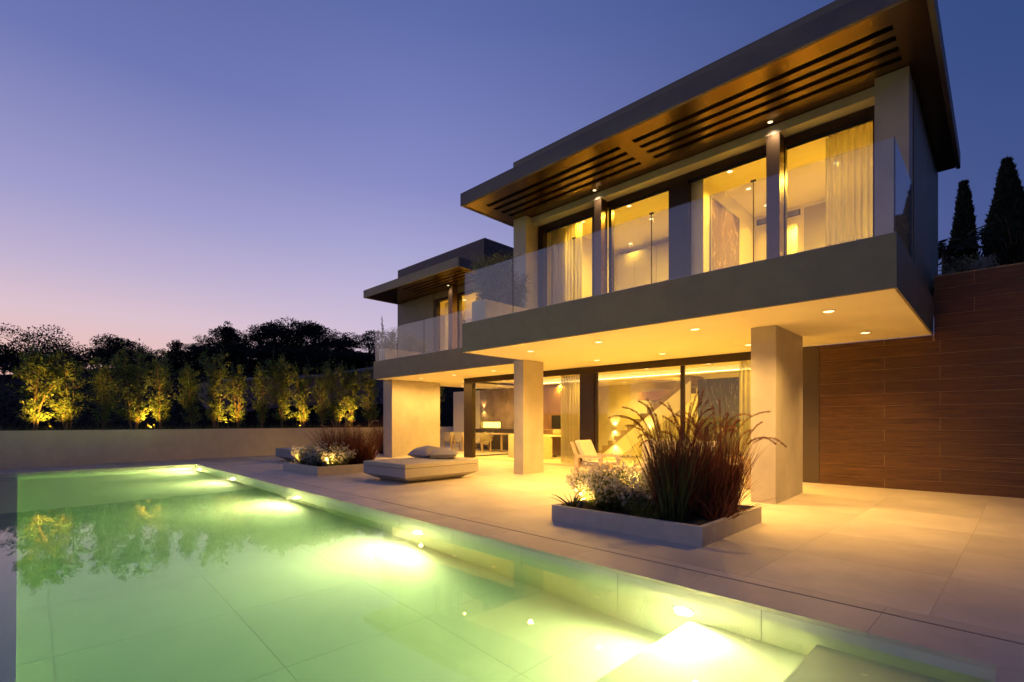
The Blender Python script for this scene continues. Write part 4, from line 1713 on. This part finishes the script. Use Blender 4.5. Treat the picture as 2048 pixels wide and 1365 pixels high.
for y, lab in ((1.08, 'brightest uplight under the leftmost trees'), (3.62, 'uplight under the second pair of glowing trees'),
               (6.20, 'third uplight from the left on the wall bed'), (8.95, 'small uplight behind the far planter grass'),
               (11.25, 'rightmost uplight on the wall bed beside the big pier'), (16.1, 'uplight below the tree seen past the pier')):
    x = wall_x(y) - .34
    spike((x, y, 1.02), lab, (-.42, -.02, 1), 165 if y < 2 else 120, 120, 'uplights in the garden wall bed', .05, (1, .46, .045))
# low grass and ground cover along the bed
n = 2600
yy = rng.uniform(-1.2, 13.5, n)
xx = np.array([wall_x(a) for a in yy]) - rng.uniform(.28, 1.3, n)
P = np.stack([xx, yy, np.full(n, .965)], 1)
D = np.stack([rng.normal(0, .5, n), rng.normal(0, .5, n), np.ones(n)], 1)
v, f, _ = ribbons(P, D, rng.uniform(.12, .38, n), np.full(n, .012), rng.uniform(.1, .35, n), 4)
gc = sheet(v, f, 'bed_grass', 'green_grass')
gc['kind'] = 'stuff'
gc['label'] = 'low grass and ground cover in the wall bed'
# dark bushy grass beside the pier
grass_clump((-17.6, 10.9, .05), 900, 1.55, .8, 'tall dark grass clump growing beside the big left pier', 'dark_grass', 'purple', 0, width=.012, lean=.6)
part('wall', 'cladding', MB().box(-17.2, -16.3, 10.5, 10.7, .0, .22), label='low plinth beside the big left pier')

# neighbouring wall behind the trees
nb = thing('neighbour_building', 'long dim building with a pale sloping roof edge behind the trees', 'building', (-34, 16, 0))
b = MB()
pr = [(9.0, 3.75), (15.7, 4.5), (21.5, 5.7)]
b.v = [(-34, y, 0) for y, _ in pr] + [(-34, y, z) for y, z in pr] + [(-37, y, 0) for y, _ in pr] + [(-37, y, z) for y, z in pr]
b.f = [(0, 1, 4, 3), (1, 2, 5, 4), (3, 4, 10, 9), (4, 5, 11, 10), (6, 0, 3, 9), (2, 8, 11, 5)]
b.build('wall', pbr('pinkish_render', (.20, .14, .135), .8), nb)
b = MB()
for (y0, z0), (y1, z1) in zip(pr, pr[1:]):
    b.quad((-33.7, y0, z0 - .05), (-33.7, y1, z1 - .05), (-33.7, y1, z1 + .12), (-33.7, y0, z0 + .12))
    b.quad((-33.7, y0, z0 + .12), (-33.7, y1, z1 + .12), (-37.2, y1, z1 + .14), (-37.2, y0, z0 + .14))
b.build('roof_edge', pbr('pale_metal_edge', (.22, .26, .27), .5), nb)

# ------------------------------------------------------------------ hill and far trees
HX, HY = 46, 60


def hill_z(x, y):
    d = max(0., -x - 25)
    k = 1 + .35 * math.sin(y * .045 + .6) + .18 * math.sin(y * .13)
    a = max(0., min(1., (y + 18) / 34))
    return -1.2 + (9.5 * (1 - math.exp(-d / 26.)) * (.55 + .62 * a)) * (.9 + .1 * k) + max(0., y - 20) * .05 * min(1, d / 10) + .25 * math.sin(x * .7) * math.sin(y * .6) + 1.0 * max(0, min(1, (y - 12) / 8)) * min(1, d / 18)


V_, F_ = [], []
xs = np.concatenate([np.linspace(-23.5, -60, 30), np.linspace(-65, -260, 17)])
ysr = np.linspace(-120, 160, 70)
for x in xs:
    for y in ysr:
        V_.append((x, y, hill_z(x, y)))
ny = len(ysr)
for i in range(len(xs) - 1):
    for j in range(ny - 1):
        a = i * ny + j
        F_.append((a, a + 1, a + ny + 1, a + ny))
hl_ = struct(sheet(V_, F_, 'hill', 'ground'))


def crown_cloud(r_, blobs, n, size):
    """clump faces spread through blobs [(cx,cy,cz,rx,ry,rz)]"""
    VV, FF, base = [], [], 0
    wts = np.array([b[3] * b[4] for b in blobs])
    cnt = np.maximum(20, (n * wts / wts.sum()).astype(int))
    for bl, k in zip(blobs, cnt):
        d = unit(r_.normal(size=(k, 3)))
        rad = r_.uniform(.25, 1.0, k)[:, None] ** .6
        c = np.array(bl[:3]) + d * rad * np.array(bl[3:])
        v, f = leaf_quads(c, d + r_.normal(0, .8, (k, 3)), size, size * .5)
        VV.append(v)
        FF.append(f + base)
        base += len(v)
    return np.concatenate(VV), np.concatenate(FF)


def far_tree(name, seed, h, w, kind, lab, m='pine', n=1700, grp=None, size=.5):
    r_ = np.random.default_rng(seed)
    t = thing(name, lab, 'tree', (0, 0, 0), grp)
    tk = MB()
    top = h * (.62 if kind == 'pine' else .5)
    tk.tube([(0, 0, -.5), (r_.normal(0, .15), r_.normal(0, .15), top * .5), (r_.normal(0, .3), r_.normal(0, .3), top)], [.22, .17, .1], 6)
    blobs = []
    nb_ = 20 if kind == 'pine' else 12
    for k in range(nb_):
        a = 2 * PI * k / nb_ * 2.0 + r_.uniform(-.5, .5)
        rr = w * .5 * r_.uniform(.2, .78)
        z = h * (r_.uniform(.12, .86) if kind == 'pine' else r_.uniform(.32, .84))
        s_ = w * r_.uniform(.15, .25)
        if kind == 'pine':
            rr *= 1.12 - .45 * abs(z / h - .6)
        c = (rr * math.cos(a), rr * math.sin(a), z)
        tk.tube([(0, 0, top * r_.uniform(.55, .95)), tuple(np.array(c) * [.6, .6, 1] - [0, 0, s_ * .3]), c], [.08, .05, .02], 4, False)
        blobs.append((*c, s_ * 1.15, s_ * 1.15, s_ * (.75 if kind == 'pine' else .9)))
    blobs.append((0, 0, h * .88, w * .24, w * .24, h * .12))
    tk.build('trunk', 'dark_bark', t)
    v, f = crown_cloud(r_, blobs, n, size)
    sheet(v, f, 'crown', m, t)
    return t


def img_ground(px, dist):
    u = (px - 1024) / 1003.
    return ((FW[0] + RT[0] * u) * dist, (FW[1] + RT[1] * u) * dist)


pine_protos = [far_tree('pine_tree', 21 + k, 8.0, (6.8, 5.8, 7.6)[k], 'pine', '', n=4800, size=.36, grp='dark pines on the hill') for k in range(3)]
# image column, top row in the 2048 picture, distance
PT = [(425, 672, 62), (452, 650, 66), (492, 660, 60), (520, 650, 58), (548, 640, 64), (575, 634, 60), (602, 640, 64), (628, 642, 60), (655, 655, 58), (680, 662, 62), (702, 678, 60),
      (740, 664, 66), (400, 700, 58), (560, 690, 52), (640, 690, 50), (470, 695, 52), (715, 705, 52), (770, 660, 70), (820, 668, 72),
      (410, 712, 47), (448, 700, 45), (485, 704, 46), (522, 698, 44), (560, 706, 45), (598, 698, 44), (632, 706, 45), (668, 700, 44), (700, 716, 46), (735, 712, 47),
      (330, 738, 44), (370, 735, 44), (255, 742, 44), (130, 742, 43), (30, 738, 43)]
PL_ = {5: 'tallest dark pine at the top of the hill mass', 0: 'dark pine at the left end of the hill mass', 12: 'low dark pine at the left foot of the hill mass',
       10: 'dark pine at the right end of the hill mass', 11: 'dark pine standing alone beside the far balcony', 7: 'flat-topped dark pine just right of the tallest'}
for i, (px, py, w_) in enumerate(PT):
    o = pine_protos[i] if i < 3 else copy_tree(pine_protos[i % 3])
    x, y = img_ground(px, w_)
    zt = 1.3 + (845 - py) / 1003. * w_
    zg = hill_z(x, y)
    o.location = (x, y, zg)
    sc = max(.22, (zt - zg) / 8.3)
    o.scale = (max(.62, min(1.0, sc * 1.15)) * 1.0, max(.62, min(1.0, sc * 1.15)), sc)
    o.rotation_euler.z = i * 2.3
    o['label'] = PL_.get(i, 'dark pine inside the black tree mass on the hill')
    o['group'] = 'dark pines on the hill'
    if i > 18:
        o['label'] = 'low dark pine in the front row on the hill foot'
        o['group'] = 'low pines at the hill foot'
sp = [('broadleaf_tree', 78, 668, 48, 6.5, 'round', 'wide airy tree in silhouette at the far left', 7000, .20),
      ('broadleaf_tree', -6, 690, 46, 4.5, 'round', 'dark tree cut by the left picture edge', 4600, .20),
      ('broadleaf_tree', 242, 678, 52, 4.5, 'round', 'small round tree in silhouette left of the hill', 5500, .20),
      ('broadleaf_tree', 200, 700, 52, 4.2, 'round', 'low rounded tree beside the small silhouette tree', 2600, .20),
      ('ivy_stump', 352, 680, 50, 1.5, 'round', 'ivy-covered stump standing alone against the sky', 1600, .16),
      ('palm_like_tree', 456, 644, 56, 2.0, 'round', 'slim tree rising above the left end of the dark trees', 1600, .2),
      ('hedge_bush', 150, 705, 50, 3.6, 'round', 'scrubby bush in silhouette right of the airy tree', 1400, .18),
      ('hedge_bush', 290, 698, 50, 4.0, 'round', 'reedy scrub in silhouette left of the ivy stump', 1800, .16),
      ('hedge_bush', 640, 728, 44, 4.5, 'round', 'rounded dark bush above the sloping roof edge', 2600, .24)]
for k, (nm, px, py, w_, wd, kind, lab, n_, sz) in enumerate(sp):
    x, y = img_ground(px, w_)
    zg = hill_z(x, y)
    h = 1.3 + (845 - py) / 1003. * w_ - zg
    o = far_tree(nm, 60 + k, max(1.2, h), wd, kind, lab, n=n_, size=sz)
    o.location = (x, y, zg)
# scrub covering the foot of the hill
n = 16000
yy = rng.uniform(-25, 40, n)
xx = -24.5 - rng.uniform(0, 1, n) ** 1.2 * 40
cc = np.array([(x, y, hill_z(x, y)) for x, y in zip(xx, yy)])
cc[:, 2] += rng.uniform(0, 1.5, n)
v, f = leaf_quads(cc, rng.normal(size=(n, 3)) + np.array([0, 0, .8]), .32, .14)
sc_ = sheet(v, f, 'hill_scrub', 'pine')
sc_['kind'] = 'stuff'
sc_['label'] = 'dark scrub covering the foot of the hill'

# ------------------------------------------------------------------ upper garden at the right, behind the wood wall
V_, F_ = [], []
gx = np.linspace(-.90, 40, 26)
gy = np.linspace(11.65, 90, 30)


def ug(x, y):
    return 3.72 + max(0, (x + .9)) * .22 + (y - 11.65) * .03 if y > 11.7 else 3.70


for x in gx:
    for y in gy:
        V_.append((x, y, min(ug(x, y), 7.5)))
for i in range(len(gx) - 1):
    for j in range(len(gy) - 1):
        a = i * len(gy) + j
        F_.append((a, a + len(gy), a + len(gy) + 1, a + 1))
struct(sheet(V_, F_, 'upper_garden', 'ground'))
V_ = [(5.0, -40, -.4), (5.0, 11.4, -.4), (9, -40, 2.5), (9, 11.4, 4.2), (22, -40, 12), (22, 11.4, 12), (120, -40, 18), (120, 11.4, 18)]  # unseen slope on the right, added to keep sky light off the +X walls
struct(sheet(V_, [(0, 1, 3, 2), (2, 3, 5, 4), (4, 5, 7, 6)], 'unseen_shade_slope', 'ground'))
wl = thing('sloping_wall', 'pale sloping wall top above the wood cladding', 'wall', (-.2, 12.4, 3.7))
MB().prism([(-.90, 3.2), (2.2, 3.2), (2.2, 4.62), (.15, 4.36), (-.90, 3.99)], 'y', 12.25, 12.5).build('render', pbr('pale_render', (.62, .55, .46), .8, var=.15, scale=6), wl)


def cypress(name, x, y, z, h, w, lab, seed):
    r_ = np.random.default_rng(seed)
    t = thing(name, lab, 'tree', (x, y, z), 'cypress trees beside the house')
    MB().tube([(x, y, z - .3), (x, y, z + h * .5)], [.14, .06], 6).build('trunk', 'dark_bark', t)
    n = 11000
    u = r_.uniform(0, 1, n) ** .85
    a = r_.uniform(0, 2 * PI, n)
    prof = np.where(u < .18, .72 + 1.55 * u, 1.0) * (1 - u ** 1.9) ** .9 + .02
    lob = 1 + .13 * np.sin(a * 5 + u * 9) + .1 * np.sin(a * 3 - u * 14)
    rr = w * .5 * prof * lob * r_.uniform(.6, 1.03, n) ** .5
    P = np.stack([x + rr * np.cos(a), y + rr * np.sin(a), z + .1 + u * h * .97], 1)
    D = np.stack([np.cos(a) * .35, np.sin(a) * .35, np.ones(n)], 1) + r_.normal(0, .22, (n, 3))
    v, f = leaf_quads(P, D, .17, .06)
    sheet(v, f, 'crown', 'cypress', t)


cypress('cypress_tree', -.79, 20.0, 4.0, 4.35, .66, 'slim dark cypress nearest the house corner', 31)
cypress('cypress_tree', .12, 19.5, 4.2, 4.3, 1.0, 'tall thick cypress further right of the house', 32)
cypress('cypress_tree', .62, 20.2, 4.2, 3.6, .85, 'lower cypress cut by the right picture edge', 33)
# palm
t = thing('palm_tree', 'small palm with drooping fronds between house corner and cypress', 'palm', (-1.12, 19.2, 4.0))
MB().tube([(-1.12, 19.2, 3.8), (-1.1, 19.2, 6.25)], [.16, .13], 8).build('trunk', 'dark_bark', t)
for k in range(16):
    a = 2 * PI * k / 16 + rng.uniform(-.15, .15)
    el = rng.uniform(-.1, 1.3)
    p = np.array([-1.1, 19.2, 6.25])
    d = np.array([math.cos(a), math.sin(a), el])
    d /= np.linalg.norm(d)
    VV, DD = [], []
    for s_ in range(14):
        p = p + d * .085
        d = d + np.array([0, 0, -.07])
        d /= np.linalg.norm(d)
        sd = np.cross(d, [0, 0, 1])
        sd /= max(1e-6, np.linalg.norm(sd))
        for sg in (-1, 1):
            VV.append(p.copy())
            DD.append(sd * sg + d * .8 + np.array([0, 0, -.25]))
    v, f = leaf_quads(np.array(VV), np.array(DD), .40, .055)
    sheet(v, f, 'frond', 'cypress', t)
# shrubs on the wall top
shrub('dry_shrub', (-.50, 11.95, 3.84), .34, .2, .42, 620, 'small yellowish dry shrub on the wall top', m='dry', twigs=18, ls=.05, lw=.018)
shrub('dark_shrub', (.22, 12.0, 3.84), .40, .3, .95, 2600, 'dark bushy shrub on the wall top at the right', m='cypress', twigs=30)
shrub('dark_shrub', (-.02, 13.1, 4.05), .35, .4, .30, 700, 'low dark shrub between the cypress trees', m='cypress', twigs=20)
# tree on the uphill side, seen only as a reflection in the end glass
ot = far_tree('garden_tree', 90, 6.0, 4.5, 'round', 'leafy tree growing uphill to the right of the house', m='bay', n=2600, size=.22)
ot.location = (8.5, 14.5, 4.5)

print('tiles', ns, 'objects', len(bpy.data.objects))
